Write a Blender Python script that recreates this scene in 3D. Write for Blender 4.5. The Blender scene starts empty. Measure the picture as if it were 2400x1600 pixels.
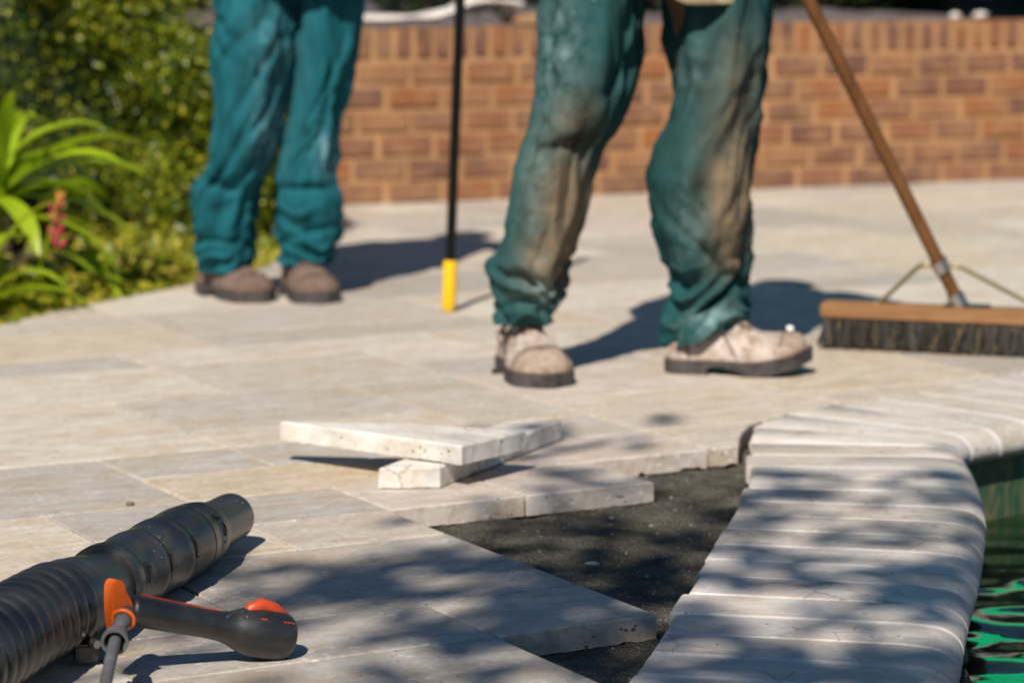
import bpy, bmesh, math, random
import numpy as np
from mathutils import Vector, Matrix, noise
from mathutils.geometry import tessellate_polygon

# ------------------------------------------------------------------ camera, sky, sun, exposure
scene = bpy.context.scene
COL = scene.collection
R = math.radians
CAM_H = 0.92
PITCH = 7.986
cam = bpy.data.cameras.new('camera')
cam.lens = 100.5
cam.sensor_width = 36.0
cam.clip_start = 0.05
cam.clip_end = 2000
cam.dof.use_dof = True
cam.dof.focus_distance = 3.92
cam.dof.aperture_fstop = 4.2
cam.dof.aperture_blades = 9
camo = bpy.data.objects.new('camera', cam)
COL.objects.link(camo)
camo.location = (0, 0, CAM_H)
camo.rotation_euler = (R(90 - PITCH), 0, 0)
scene.camera = camo

SUN_EL = 46.0
SHADOW_AZ = 15.0            # shadows run away from the camera, this many degrees to the right
world = bpy.data.worlds.new('World')
scene.world = world
world.use_nodes = True
wn = world.node_tree.nodes
wl = world.node_tree.links
wn.clear()
sky = wn.new('ShaderNodeTexSky')
sky.sky_type = 'NISHITA'
sky.sun_disc = False
sky.sun_elevation = R(SUN_EL)
sky.sun_rotation = R(180 + SHADOW_AZ)
sky.altitude = 300
sky.air_density = 1.4
sky.dust_density = 0.0
sky.ozone_density = 9.0
bg = wn.new('ShaderNodeBackground')
bg.inputs['Strength'].default_value = 0.05
wo = wn.new('ShaderNodeOutputWorld')
wl.new(sky.outputs[0], bg.inputs[0])
wl.new(bg.outputs[0], wo.inputs[0])

sl = bpy.data.lights.new('sun', 'SUN')
sl.energy = 5.0
sl.angle = R(0.53)
sl.color = (1.0, 0.935, 0.84)
SUN_TO = Vector((-math.sin(R(SHADOW_AZ)) * math.cos(R(SUN_EL)), -math.cos(R(SHADOW_AZ)) * math.cos(R(SUN_EL)), math.sin(R(SUN_EL))))
so = bpy.data.objects.new('sun', sl)
COL.objects.link(so)
so.rotation_euler = SUN_TO.to_track_quat('Z', 'Y').to_euler()
so.location = SUN_TO * 20

vs = scene.view_settings
vs.view_transform = 'Standard'
vs.look = 'None'
vs.exposure = 0.36
vs.gamma = 1.0
vs.use_curve_mapping = False
scene.render.resolution_x = 1024
scene.render.resolution_y = 682
scene.cycles.max_bounces = 6
scene.cycles.use_denoising = True

rnd = random.Random(7)
nrs = np.random.RandomState(11)

# ------------------------------------------------------------------ helpers
def tag(o, label=None, cat=None, group=None, kind=None):
    if label: o['label'] = label
    if cat: o['category'] = cat
    if group: o['group'] = group
    if kind: o['kind'] = kind
    return o

def empty(name, loc=(0, 0, 0), rz=0.0):
    o = bpy.data.objects.new(name, None)
    o.empty_display_size = 0.1
    COL.objects.link(o)
    o.location = loc
    o.rotation_euler = (0, 0, rz)
    return o

def link(name, me, m=None, parent=None, smooth=False):
    o = bpy.data.objects.new(name, me)
    COL.objects.link(o)
    if m is not None and not me.materials:
        me.materials.append(m)
    if smooth:
        me.polygons.foreach_set('use_smooth', [True] * len(me.polygons))
    if parent: o.parent = parent
    return o

def mesh(name, verts, faces, m=None, parent=None, smooth=False):
    me = bpy.data.meshes.new(name)
    me.from_pydata([tuple(v) for v in verts], [], faces)
    me.update()
    return link(name, me, m, parent, smooth)

def mesh_np(name, V, F, m=None, parent=None, smooth=False):
    """V (n,3) float array, F (k,4) or (k,3) int array"""
    me = bpy.data.meshes.new(name)
    n, (k, c) = len(V), F.shape
    me.vertices.add(n)
    me.vertices.foreach_set('co', np.asarray(V, np.float32).ravel())
    me.loops.add(k * c)
    me.loops.foreach_set('vertex_index', np.asarray(F, np.int32).ravel())
    me.polygons.add(k)
    me.polygons.foreach_set('loop_start', np.arange(0, k * c, c, dtype=np.int32))
    me.polygons.foreach_set('loop_total', np.full(k, c, np.int32))
    me.update(calc_edges=True)
    me.validate()
    return link(name, me, m, parent, smooth)

def autosmooth(o, ang=35):
    me = o.data
    me.polygons.foreach_set('use_smooth', [True] * len(me.polygons))
    try:
        me.set_sharp_from_angle(angle=R(ang))
    except Exception:
        pass

class MB:
    """collects shapes, links them as one mesh"""
    def __init__(s): s.v = []; s.f = []
    def add(s, v, f):
        b = len(s.v); s.v += [tuple(p) for p in v]; s.f += [tuple(i + b for i in q) for q in f]; return s
    def box(s, c, d, rot=None, bev=0.0):
        x, y, z = d[0] / 2, d[1] / 2, d[2] / 2
        M = rot or Matrix.Identity(3)
        c = Vector(c)
        if bev <= 0:
            P = [(-x, -y, -z), (x, -y, -z), (x, y, -z), (-x, y, -z), (-x, -y, z), (x, -y, z), (x, y, z), (-x, y, z)]
            F = [(3, 2, 1, 0), (4, 5, 6, 7), (0, 1, 5, 4), (1, 2, 6, 5), (2, 3, 7, 6), (3, 0, 4, 7)]
            return s.add([c + M @ Vector(p) for p in P], F)
        bm = bmesh.new()
        bmesh.ops.create_cube(bm, size=1)
        for v in bm.verts: v.co = Vector((v.co.x * d[0], v.co.y * d[1], v.co.z * d[2]))
        bmesh.ops.bevel(bm, geom=list(bm.edges), offset=bev, segments=2, affect='EDGES')
        bm.verts.index_update()
        s.add([c + M @ v.co for v in bm.verts], [[v.index for v in f.verts] for f in bm.faces])
        bm.free()
        return s
    def tube(s, pts, rad, seg=12, cap=True, squash=None):
        """swept tube; rad is a number or a list"""
        pts = [Vector(p) for p in pts]
        n = len(pts)
        if not hasattr(rad, '__len__'): rad = [rad] * n
        b = len(s.v)
        up = None
        for i, p in enumerate(pts):
            t = (pts[min(i + 1, n - 1)] - pts[max(i - 1, 0)]).normalized()
            if up is None:
                a = Vector((0, 0, 1)) if abs(t.z) < 0.9 else Vector((0, 1, 0))
                up = (a - t * a.dot(t)).normalized()
            else:
                up = (up - t * up.dot(t)).normalized()
            sd = t.cross(up)
            for k in range(seg):
                a = 2 * math.pi * k / seg
                q = squash[i] if squash else 1.0
                s.v.append(tuple(p + sd * math.cos(a) * rad[i] + up * math.sin(a) * rad[i] * q))
        for i in range(n - 1):
            for k in range(seg):
                k2 = (k + 1) % seg
                s.f.append((b + i * seg + k, b + i * seg + k2, b + (i + 1) * seg + k2, b + (i + 1) * seg + k))
        if cap:
            s.f.append(tuple(b + k for k in range(seg))[::-1])
            s.f.append(tuple(b + (n - 1) * seg + k for k in range(seg)))
        return s
    def build(s, name, m=None, parent=None, smooth=None):
        o = mesh(name, s.v, s.f, m, parent)
        if smooth: autosmooth(o, smooth)
        return o

def sstep(a, b, x):
    t = min(1.0, max(0.0, (x - a) / (b - a))) if a != b else float(x > a)
    return t * t * (3 - 2 * t)

def interp(pts, x):
    """piecewise-linear y(x), pts sorted by x"""
    if x <= pts[0][0]:
        (a, b), (c, d) = pts[0], pts[1]
        return b + (d - b) * (x - a) / (c - a)
    for (a, b), (c, d) in zip(pts, pts[1:]):
        if x <= c: return b + (d - b) * (x - a) / (c - a)
    (a, b), (c, d) = pts[-2], pts[-1]
    return d + (d - b) * (x - c) / (c - a)

def cr(pts, n):
    """Catmull-Rom resample of a list of tuples into n samples"""
    P = [Vector(p) for p in pts]
    P = [P[0] * 2 - P[1]] + P + [P[-1] * 2 - P[-2]]
    out = []
    m = len(P) - 3
    for i in range(n):
        t = i / (n - 1) * m
        k = min(int(t), m - 1)
        t -= k
        a, b, c, d = P[k:k + 4]
        out.append(0.5 * ((2 * b) + (c - a) * t + (2 * a - 5 * b + 4 * c - d) * t * t + (3 * b - a - 3 * c + d) * t ** 3))
    return out

# ------------------------------------------------------------------ material helpers
class NT:
    def __init__(s, name):
        s.m = bpy.data.materials.new(name)
        s.m.use_nodes = True
        s.t = s.m.node_tree
        s.b = s.t.nodes['Principled BSDF']
        s.out = s.t.nodes['Material Output']
    def n(s, typ, **kw):
        nd = s.t.nodes.new(typ)
        for k, v in kw.items():
            if k.startswith('_'): setattr(nd, k[1:], v)
            else: nd.inputs[k.replace('__', ' ')].default_value = v
        return nd
    def l(s, a, b): s.t.links.new(a, b)
    def coord(s, which='Object'):
        return s.n('ShaderNodeTexCoord').outputs[which]
    def mapping(s, vec, scale=(1, 1, 1), loc=(0, 0, 0), rot=(0, 0, 0)):
        m = s.n('ShaderNodeMapping')
        m.inputs['Scale'].default_value = scale
        m.inputs['Location'].default_value = loc
        m.inputs['Rotation'].default_value = rot
        s.l(vec, m.inputs['Vector'])
        return m.outputs[0]
    def noise(s, vec, scale=5, detail=4, rough=0.55, dist=0.0):
        nd = s.n('ShaderNodeTexNoise')
        nd.inputs['Scale'].default_value = scale
        nd.inputs['Detail'].default_value = detail
        nd.inputs['Roughness'].default_value = rough
        nd.inputs['Distortion'].default_value = dist
        if vec is not None: s.l(vec, nd.inputs['Vector'])
        return nd.outputs[0]
    def voro(s, vec, scale=10, feature='F1'):
        nd = s.n('ShaderNodeTexVoronoi', _feature=feature)
        nd.inputs['Scale'].default_value = scale
        if vec is not None: s.l(vec, nd.inputs['Vector'])
        return nd.outputs
    def ramp(s, fac, stops, interp='LINEAR'):
        r = s.n('ShaderNodeValToRGB')
        r.color_ramp.interpolation = interp
        el = r.color_ramp.elements
        while len(el) < len(stops): el.new(0.5)
        for e, (p, c) in zip(el, stops):
            e.position = p
            e.color = (c, c, c, 1) if not hasattr(c, '__len__') else (c[0], c[1], c[2], 1)
        s.l(fac, r.inputs[0])
        return r.outputs[0]
    def mix(s, fac, a, b, mode='MIX'):
        nd = s.n('ShaderNodeMix', _data_type='RGBA', _blend_type=mode)
        for i, x in ((0, fac), (6, a), (7, b)):
            if hasattr(x, 'is_linked') or hasattr(x, 'links'): s.l(x, nd.inputs[i])
            elif i == 0: nd.inputs[0].default_value = x
            else: nd.inputs[i].default_value = (x[0], x[1], x[2], 1)
        return nd.outputs[2]
    def math(s, op, a, b=None, c=None):
        nd = s.n('ShaderNodeMath', _operation=op)
        for i, x in enumerate((a, b, c)):
            if x is None: continue
            if hasattr(x, 'links'): s.l(x, nd.inputs[i])
            else: nd.inputs[i].default_value = x
        return nd.outputs[0]
    def rand(s):
        return s.n('ShaderNodeObjectInfo').outputs['Random']
    def bump(s, h, strength=0.3, dist=0.002, prev=None):
        b = s.n('ShaderNodeBump')
        b.inputs['Strength'].default_value = strength
        b.inputs['Distance'].default_value = dist
        s.l(h, b.inputs['Height'])
        if prev is not None: s.l(prev, b.inputs['Normal'])
        s.l(b.outputs[0], s.b.inputs['Normal'])
        return b.outputs[0]
    def done(s, color=None, rough=0.6, spec=0.5, metal=0.0):
        if color is not None:
            if hasattr(color, 'links'): s.l(color, s.b.inputs['Base Color'])
            else: s.b.inputs['Base Color'].default_value = (*color, 1)
        if hasattr(rough, 'links'): s.l(rough, s.b.inputs['Roughness'])
        else: s.b.inputs['Roughness'].default_value = rough
        s.b.inputs['Specular IOR Level'].default_value = spec
        s.b.inputs['Metallic'].default_value = metal
        return s.m

def plain(name, color, rough=0.6, spec=0.5, metal=0.0, var=0.15, scale=30, bump=0.0):
    t = NT(name)
    c = t.coord()
    n = t.noise(c, scale, 5)
    lo = tuple(x * (1 - var) for x in color)
    hi = tuple(min(1, x * (1 + var)) for x in color)
    col = t.ramp(n, [(0.3, lo), (0.7, hi)])
    if bump: t.bump(n, bump, 0.002)
    return t.done(col, rough, spec, metal)

def travertine(name, base=None, rot=0.0, veins=1.0, stretch=(7, 15, 12), contrast=1.0):
    t = NT(name)
    oi = t.n('ShaderNodeObjectInfo')
    rd = oi.outputs['Random']
    c0 = t.coord()
    off = t.n('ShaderNodeCombineXYZ')
    t.l(t.math('MULTIPLY', rd, 37.0), off.inputs[0])
    t.l(t.math('MULTIPLY', rd, 91.0), off.inputs[1])
    va = t.n('ShaderNodeVectorMath', _operation='ADD')
    t.l(c0, va.inputs[0]); t.l(off.outputs[0], va.inputs[1])
    c = va.outputs[0]
    vs_ = t.mapping(c, stretch)
    vein = t.noise(vs_, 1.6, 7, 0.62, 0.7)
    vein2 = t.noise(t.mapping(c, (2.2, 7, 6)), 1.3, 5, 0.6, 0.4)
    tone = base or [(0.0, (0.50, 0.43, 0.36)), (0.16, (0.37, 0.345, 0.315)), (0.32, (0.55, 0.475, 0.385)), (0.48, (0.42, 0.39, 0.355)), (0.64, (0.53, 0.455, 0.405)), (0.82, (0.60, 0.55, 0.48)), (1.0, (0.50, 0.41, 0.30))]
    b = t.ramp(rd, tone)
    dark = t.mix(1.0, b, (0.83, 0.77, 0.69), 'MULTIPLY')
    light = t.mix(1.0, b, (1.13, 1.14, 1.16), 'MULTIPLY')
    col = t.mix(t.ramp(vein, [(0.5 - 0.14 / contrast, 0.0), (0.5 + 0.14 / contrast, 1.0)]), dark, light)
    ochre = t.ramp(vein2, [(0.52, 0.0), (0.72, 0.6 * veins)])
    col = t.mix(ochre, col, (0.44, 0.29, 0.13))
    grey = t.ramp(t.noise(t.mapping(c, (3, 9, 8)), 2.1, 4), [(0.52, 0.0), (0.74, 0.5)])
    col = t.mix(grey, col, (0.36, 0.335, 0.315))
    mot = t.noise(t.mapping(c, (1, 1.6, 1)), 70, 5, 0.7)
    col = t.mix(t.ramp(mot, [(0.36, 0.20 if veins < 0.5 else 0.42), (0.52, 0.0)]), col, (0.27, 0.225, 0.175))
    col = t.mix(t.ramp(mot, [(0.55, 0.0), (0.70, 0.5)]), col, (0.62, 0.58, 0.52))
    # white filler flecks
    fl = t.voro(t.mapping(c, (40, 100, 70)), 1.0)
    flm = t.math('MULTIPLY', t.math('LESS_THAN', fl['Distance'], 0.24), t.math('GREATER_THAN', t.noise(c, 9, 2), 0.55))
    col = t.mix(t.math('MULTIPLY', flm, 0.6), col, (0.70, 0.68, 0.65))
    # natural pits, the shade inside them painted as a dark colour
    g = t.n('ShaderNodeNewGeometry')
    sep = t.n('ShaderNodeSeparateXYZ'); t.l(g.outputs['Normal'], sep.inputs[0])
    side = t.math('LESS_THAN', t.math('ABSOLUTE', sep.outputs[2]), 0.6)
    pw_ = t.n('ShaderNodeVectorMath', _operation='ADD')
    nz_ = t.n('ShaderNodeTexNoise'); nz_.inputs['Scale'].default_value = 160; t.l(c, nz_.inputs['Vector'])
    sc__ = t.n('ShaderNodeVectorMath', _operation='SCALE'); sc__.inputs['Scale'].default_value = 0.012; t.l(nz_.outputs['Color'], sc__.inputs[0])
    t.l(c, pw_.inputs[0]); t.l(sc__.outputs[0], pw_.inputs[1])
    pv = t.voro(t.mapping(pw_.outputs[0], (75, 75, 120)), 1.0)
    pn = t.noise(c, 22, 2)
    thr = t.math('MULTIPLY_ADD', side, 0.24, 0.04)
    pit = t.math('MULTIPLY', t.math('LESS_THAN', pv['Distance'], thr), t.math('GREATER_THAN', pn, 0.60))
    pit2 = t.math('MULTIPLY', t.math('LESS_THAN', t.voro(t.mapping(c, (28, 28, 28)), 1.0)['Distance'], 0.07), 0.8)
    col = t.mix(t.math('MAXIMUM', pit, pit2), col, (0.10, 0.075, 0.05))
    ck = t.n('ShaderNodeTexVoronoi', _feature='DISTANCE_TO_EDGE'); ck.inputs['Scale'].default_value = 1.0
    t.l(t.mapping(pw_.outputs[0], (9, 7, 8)), ck.inputs['Vector'])
    crk = t.math('MULTIPLY', t.math('LESS_THAN', ck.outputs['Distance'], 0.012), t.math('GREATER_THAN', t.noise(c, 5, 2), 0.57))
    col = t.mix(t.math('MULTIPLY', crk, 0.3 if veins > 0.5 else 0.55), col, (0.20, 0.12, 0.07))
    # brown dirt film and scuffs, fine grain
    gr = t.noise(c, 420, 3, 0.7)
    col = t.mix(t.ramp(gr, [(0.3, 0.22), (0.65, 0.0)]), col, (0.22, 0.19, 0.155))
    h = t.math('SUBTRACT', t.math('ADD', t.math('MULTIPLY', vein, 0.5), t.math('MULTIPLY', gr, 0.35)), t.math('MULTIPLY', pit, 1.2))
    t.bump(h, 0.35, 0.0016)
    return t.done(col, t.ramp(vein, [(0.3, 0.72), (0.7, 0.5)]), 0.35)

M = {}
M['trav'] = travertine('travertine')
M['coping'] = travertine('coping_travertine', [(0.0, (0.45, 0.41, 0.375)), (0.35, (0.59, 0.55, 0.51)), (0.7, (0.50, 0.44, 0.39)), (1.0, (0.57, 0.53, 0.495))], veins=0.4, stretch=(6, 9, 9), contrast=0.8)
M['slab'] = travertine('pale_travertine', [(0.0, (0.66, 0.63, 0.58)), (1.0, (0.70, 0.66, 0.60))], veins=0.25)
M['grout'] = plain('grout', (0.58, 0.50, 0.38), 0.9, 0.2, var=0.22, scale=60, bump=0.4)
M['white_mortar'] = plain('white_mortar', (0.60, 0.57, 0.53), 0.9, 0.2, var=0.12, scale=90, bump=0.5)

def sand_mat():
    t = NT('sand')
    c = t.coord()
    n = t.noise(c, 14, 6, 0.65)
    f = t.noise(c, 260, 3, 0.7)
    col = t.ramp(n, [(0.3, (0.055, 0.050, 0.038)), (0.7, (0.26, 0.23, 0.17))])
    col = t.mix(t.ramp(f, [(0.35, 0.65), (0.6, 0.0)]), col, (0.03, 0.028, 0.022))
    v = t.voro(c, 210)
    sp = t.math('MULTIPLY', t.math('LESS_THAN', v['Distance'], 0.25), t.math('GREATER_THAN', t.noise(c, 110, 1), 0.60))
    col = t.mix(sp, col, (0.42, 0.40, 0.36))
    t.bump(t.math('ADD', f, t.math('MULTIPLY', v['Distance'], 0.9)), 1.0, 0.009)
    return t.done(col, 0.95, 0.2)
M['sand'] = sand_mat()
M['soil'] = plain('soil', (0.075, 0.055, 0.038), 0.95, 0.1, var=0.5, scale=12, bump=0.8)
M['bedsoil'] = plain('raised_bed_soil', (0.115, 0.095, 0.095), 0.95, 0.1, var=0.4, scale=9, bump=0.8)

def leaf_mat(name, stops, trans=0.35, rough=0.45):
    t = NT(name)
    g = t.n('ShaderNodeNewGeometry')
    c = t.coord()
    n = t.noise(c, 3.0, 3)
    f = t.math('ADD', t.math('MULTIPLY', g.outputs['Random Per Island'], 0.75), t.math('MULTIPLY', n, 0.35))
    col = t.ramp(f, stops)
    m = t.done(col, rough, 0.4)
    tr = t.n('ShaderNodeBsdfTranslucent')
    t.l(col, tr.inputs[0])
    mx = t.n('ShaderNodeMixShader')
    mx.inputs[0].default_value = trans
    t.l(t.b.outputs[0], mx.inputs[1]); t.l(tr.outputs[0], mx.inputs[2])
    t.l(mx.outputs[0], t.out.inputs[0])
    return m
M['hedge'] = leaf_mat('hedge_leaf', [(0.1, (0.007, 0.022, 0.002)), (0.38, (0.04, 0.085, 0.004)), (0.64, (0.17, 0.22, 0.008)), (1.0, (0.46, 0.43, 0.02))], 0.35)
M['cover'] = leaf_mat('ground_cover_leaf', [(0.1, (0.07, 0.12, 0.008)), (0.5, (0.24, 0.25, 0.015)), (0.8, (0.42, 0.36, 0.025)), (1.0, (0.26, 0.15, 0.05))], 0.3)
M['strap'] = leaf_mat('strap_leaf', [(0.1, (0.13, 0.25, 0.010)), (0.6, (0.32, 0.44, 0.015)), (1.0, (0.55, 0.55, 0.03))], 0.4, 0.35)
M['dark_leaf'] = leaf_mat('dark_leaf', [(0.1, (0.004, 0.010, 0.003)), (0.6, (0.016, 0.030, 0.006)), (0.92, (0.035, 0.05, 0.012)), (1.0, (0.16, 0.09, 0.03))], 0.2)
M['tree_leaf'] = leaf_mat('tree_leaf', [(0.1, (0.03, 0.06, 0.01)), (1.0, (0.09, 0.13, 0.02))], 0.1)
M['bark'] = plain('bark', (0.14, 0.10, 0.07), 0.9, 0.2, var=0.4, scale=25, bump=0.8)
M['pink'] = plain('pink_petal', (0.45, 0.03, 0.06), 0.5, 0.3)
M['orange_petal'] = plain('orange_petal', (0.40, 0.16, 0.02), 0.5, 0.3)

def brick_mat():
    t = NT('brick')
    oi = t.n('ShaderNodeObjectInfo')
    c = t.coord()
    w = t.n('ShaderNodeVectorMath', _operation='ADD')
    t.l(c, w.inputs[0]); t.l(oi.outputs['Location'], w.inputs[1])
    n = t.noise(w.outputs[0], 11, 5)
    b = t.ramp(oi.outputs['Random'], [(0.0, (0.20, 0.085, 0.050)), (0.2, (0.125, 0.058, 0.044)), (0.4, (0.22, 0.095, 0.052)), (0.55, (0.29, 0.105, 0.034)), (0.7, (0.155, 0.072, 0.050)), (0.84, (0.09, 0.048, 0.040)), (0.93, (0.24, 0.11, 0.055)), (1.0, (0.30, 0.15, 0.07))])
    big = t.noise(w.outputs[0], 4.5, 3)
    b = t.mix(t.ramp(big, [(0.45, 0.0), (0.7, 0.55)]), b, (0.12, 0.07, 0.05))
    col = t.mix(t.ramp(n, [(0.40, 0.0), (0.68, 0.7)]), b, (0.32, 0.175, 0.085))
    t.bump(n, 0.5, 0.004)
    return t.done(col, 0.9, 0.2)
M['brick'] = brick_mat()
M['mortar'] = plain('tan_mortar', (0.37, 0.205, 0.098), 0.95, 0.15, var=0.2, scale=8, bump=0.5)

def black_plastic(name, base=0.014, rough=0.38, dust=0.35, specks=0.7):
    t = NT(name)
    c = t.coord()
    n = t.noise(c, 9, 5, 0.65)
    s = t.noise(t.mapping(c, (60, 60, 200)), 1.0, 4, 0.7)
    d = t.math('MULTIPLY', t.ramp(n, [(0.45, 0.0), (0.75, dust)]), t.ramp(s, [(0.35, 0.2), (0.65, 1.0)]))
    col = t.mix(d, (base, base, base * 1.05), (0.16, 0.135, 0.105))
    v = t.voro(c, 140)
    fl = t.math('MULTIPLY', t.math('LESS_THAN', v['Distance'], 0.16), t.math('GREATER_THAN', t.noise(c, 16, 2), 0.62))
    col = t.mix(t.math('MULTIPLY', fl, specks), col, (0.55, 0.55, 0.55))
    t.bump(t.noise(c, 300, 3), 0.12, 0.001)
    return t.done(col, t.math('ADD', t.math('MULTIPLY', d, 0.4), rough), 0.85)
M['black'] = black_plastic('black_plastic', 0.016, 0.31, 0.5)
M['black_hose'] = black_plastic('black_hose', 0.016, 0.30, 0.15, 0.0)
M['rubber'] = black_plastic('dark_rubber', 0.009, 0.38, 0.25, 0.25)
M['groove'] = plain('groove_black', (0.004, 0.004, 0.004), 0.6, 0.3)
M['orange'] = plain('orange_plastic', (0.80, 0.13, 0.008), 0.42, 0.5, var=0.1)
M['orange_d'] = plain('red_orange_plastic', (0.42, 0.05, 0.01), 0.45, 0.4, var=0.25)
M['steel'] = plain('steel', (0.45, 0.44, 0.42), 0.35, 0.5, 1.0, 0.2)
M['cable'] = plain('grey_cable', (0.10, 0.10, 0.10), 0.5, 0.4, var=0.3)
M['yellow'] = plain('yellow_grip', (0.80, 0.46, 0.003), 0.5, 0.4, var=0.08)
M['pole_black'] = plain('black_paint', (0.003, 0.003, 0.003), 0.4, 0.25)

def wood(name, a, b, scale=(30, 30, 3), rough=0.6):
    t = NT(name)
    n = t.noise(t.mapping(t.coord(), scale), 1.4, 6, 0.6, 0.6)
    col = t.ramp(n, [(0.3, a), (0.7, b)])
    t.bump(n, 0.3, 0.001)
    return t.done(col, rough, 0.35)
M['handle_wood'] = wood('handle_wood', (0.10, 0.038, 0.010), (0.20, 0.085, 0.025))
M['block_wood'] = wood('block_wood', (0.15, 0.070, 0.028), (0.33, 0.165, 0.065), (3, 40, 40))
M['plank'] = wood('plank_wood', (0.30, 0.17, 0.08), (0.46, 0.28, 0.14), (3, 40, 40))
M['brace'] = plain('brass_brace', (0.30, 0.25, 0.13), 0.45, 0.5, 0.7, 0.2)

def bristle_mat():
    t = NT('bristle')
    g = t.n('ShaderNodeNewGeometry')
    col = t.ramp(g.outputs['Random Per Island'], [(0.0, (0.008, 0.007, 0.006)), (0.7, (0.022, 0.018, 0.013)), (0.9, (0.07, 0.053, 0.032)), (1.0, (0.26, 0.19, 0.09))])
    return t.done(col, 0.6, 0.4)
M['bristle'] = bristle_mat()

def cloth(name, a, b, dirt, white, dirt_amt=1.0):
    t = NT(name)
    c = t.coord()
    n = t.noise(c, 7, 5, 0.6)
    col = t.ramp(n, [(0.3, a), (0.72, b)])
    at = t.n('ShaderNodeAttribute', _attribute_name='stain')
    sp = t.n('ShaderNodeSeparateColor'); t.l(at.outputs['Color'], sp.inputs[0])
    nn = t.noise(c, 24, 6, 0.7)
    m1 = t.math('MULTIPLY', sp.outputs[0], t.ramp(nn, [(0.30, 0.45), (0.58, 1.0)]))
    col = t.mix(t.math('MULTIPLY', m1, dirt_amt), col, dirt)
    m2 = t.math('MULTIPLY', sp.outputs[1], t.ramp(t.noise(c, 26, 5, 0.65), [(0.38, 0.0), (0.72, 1.0)]))
    col = t.mix(m2, col, white)
    m3 = t.math('MULTIPLY', sp.outputs[2], t.ramp(t.noise(c, 18, 4, 0.7), [(0.35, 0.2), (0.6, 1.0)]))
    col = t.mix(m3, col, (0.022, 0.017, 0.012))
    # scattered plaster specks
    v = t.voro(c, 42)
    spk = t.math('MULTIPLY', t.math('LESS_THAN', v['Distance'], 0.15), t.math('GREATER_THAN', t.noise(c, 9, 2), 0.58))
    col = t.mix(t.math('MULTIPLY', spk, 0.22 * dirt_amt), col, white)
    weave = t.noise(c, 600, 2)
    t.bump(t.math('ADD', t.math('MULTIPLY', weave, 0.2), t.noise(c, 40, 4)), 0.25, 0.004)
    return t.done(col, 0.9, 0.08)
M['teal_dirty'] = cloth('worn_teal_cloth', (0.002, 0.031, 0.033), (0.009, 0.072, 0.075), (0.185, 0.132, 0.078), (0.26, 0.37, 0.37), 1.0)
M['teal'] = cloth('teal_cloth', (0.002, 0.060, 0.074), (0.008, 0.108, 0.130), (0.20, 0.26, 0.27), (0.24, 0.44, 0.50), 0.3)
M['khaki'] = plain('khaki_cloth', (0.42, 0.33, 0.20), 0.9, 0.2, var=0.2, scale=20, bump=0.3)
M['dark_shirt'] = plain('dark_shirt', (0.03, 0.05, 0.06), 0.9, 0.2, var=0.2, scale=20, bump=0.3)
M['skin'] = plain('skin', (0.16, 0.085, 0.05), 0.55, 0.4, var=0.1)
M['hair'] = plain('cap_cloth', (0.05, 0.06, 0.08), 0.9, 0.2)

def shoe_mat(name, a, b, c_, d):
    t = NT(name)
    c = t.coord()
    n = t.noise(c, 16, 6, 0.65)
    n2 = t.noise(c, 30, 5, 0.7)
    sx = t.n('ShaderNodeSeparateXYZ'); t.l(c, sx.inputs[0])
    toe = t.math('ADD', sx.outputs[0], t.math('MULTIPLY', t.math('SUBTRACT', n, 0.5), 0.12))
    col = t.ramp(n, [(0.32, a), (0.5, b), (0.68, c_)])
    vamp = t.ramp(toe, [(0.0, 0.45), (0.13, 0.9), (0.20, 0.8), (0.27, 0.25)])
    col = t.mix(t.math('MULTIPLY', vamp, t.ramp(n2, [(0.36, 0.15), (0.56, 1.0)])), col, d)
    scuff = t.ramp(t.noise(c, 55, 4, 0.7), [(0.50, 0.0), (0.66, 0.8)])
    col = t.mix(scuff, col, a)
    t.bump(n2, 0.45, 0.004)
    return t.done(col, 0.85, 0.25)
M['shoe_pale'] = shoe_mat('dusty_leather', (0.15, 0.095, 0.06), (0.29, 0.205, 0.145), (0.39, 0.305, 0.24), (0.50, 0.44, 0.39))
M['shoe_brown'] = shoe_mat('brown_leather', (0.085, 0.05, 0.036), (0.15, 0.092, 0.066), (0.20, 0.135, 0.105), (0.17, 0.13, 0.115))
M['sole'] = plain('dark_sole', (0.050, 0.043, 0.042), 0.75, 0.3, var=0.6, scale=30)
M['sole_rim'] = plain('worn_sole_rim', (0.10, 0.065, 0.05), 0.8, 0.3, var=0.4, scale=25)
M['lace'] = plain('lace', (0.13, 0.08, 0.055), 0.85, 0.2, var=0.3)
M['toe_cap'] = plain('grey_rand', (0.16, 0.16, 0.18), 0.6, 0.3, var=0.3)
M['plaster'] = plain('plaster', (0.72, 0.70, 0.66), 0.9, 0.2)
M['pale_canvas'] = plain('pale_canvas', (0.60, 0.55, 0.50), 0.85, 0.2, var=0.12, scale=14, bump=0.2)
M['emerald'] = plain('emerald_reflector', (0.004, 0.72, 0.30), 0.7, 0.3, var=0.05)  # only for the added parasol, bright so its pool reflection shows

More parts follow.
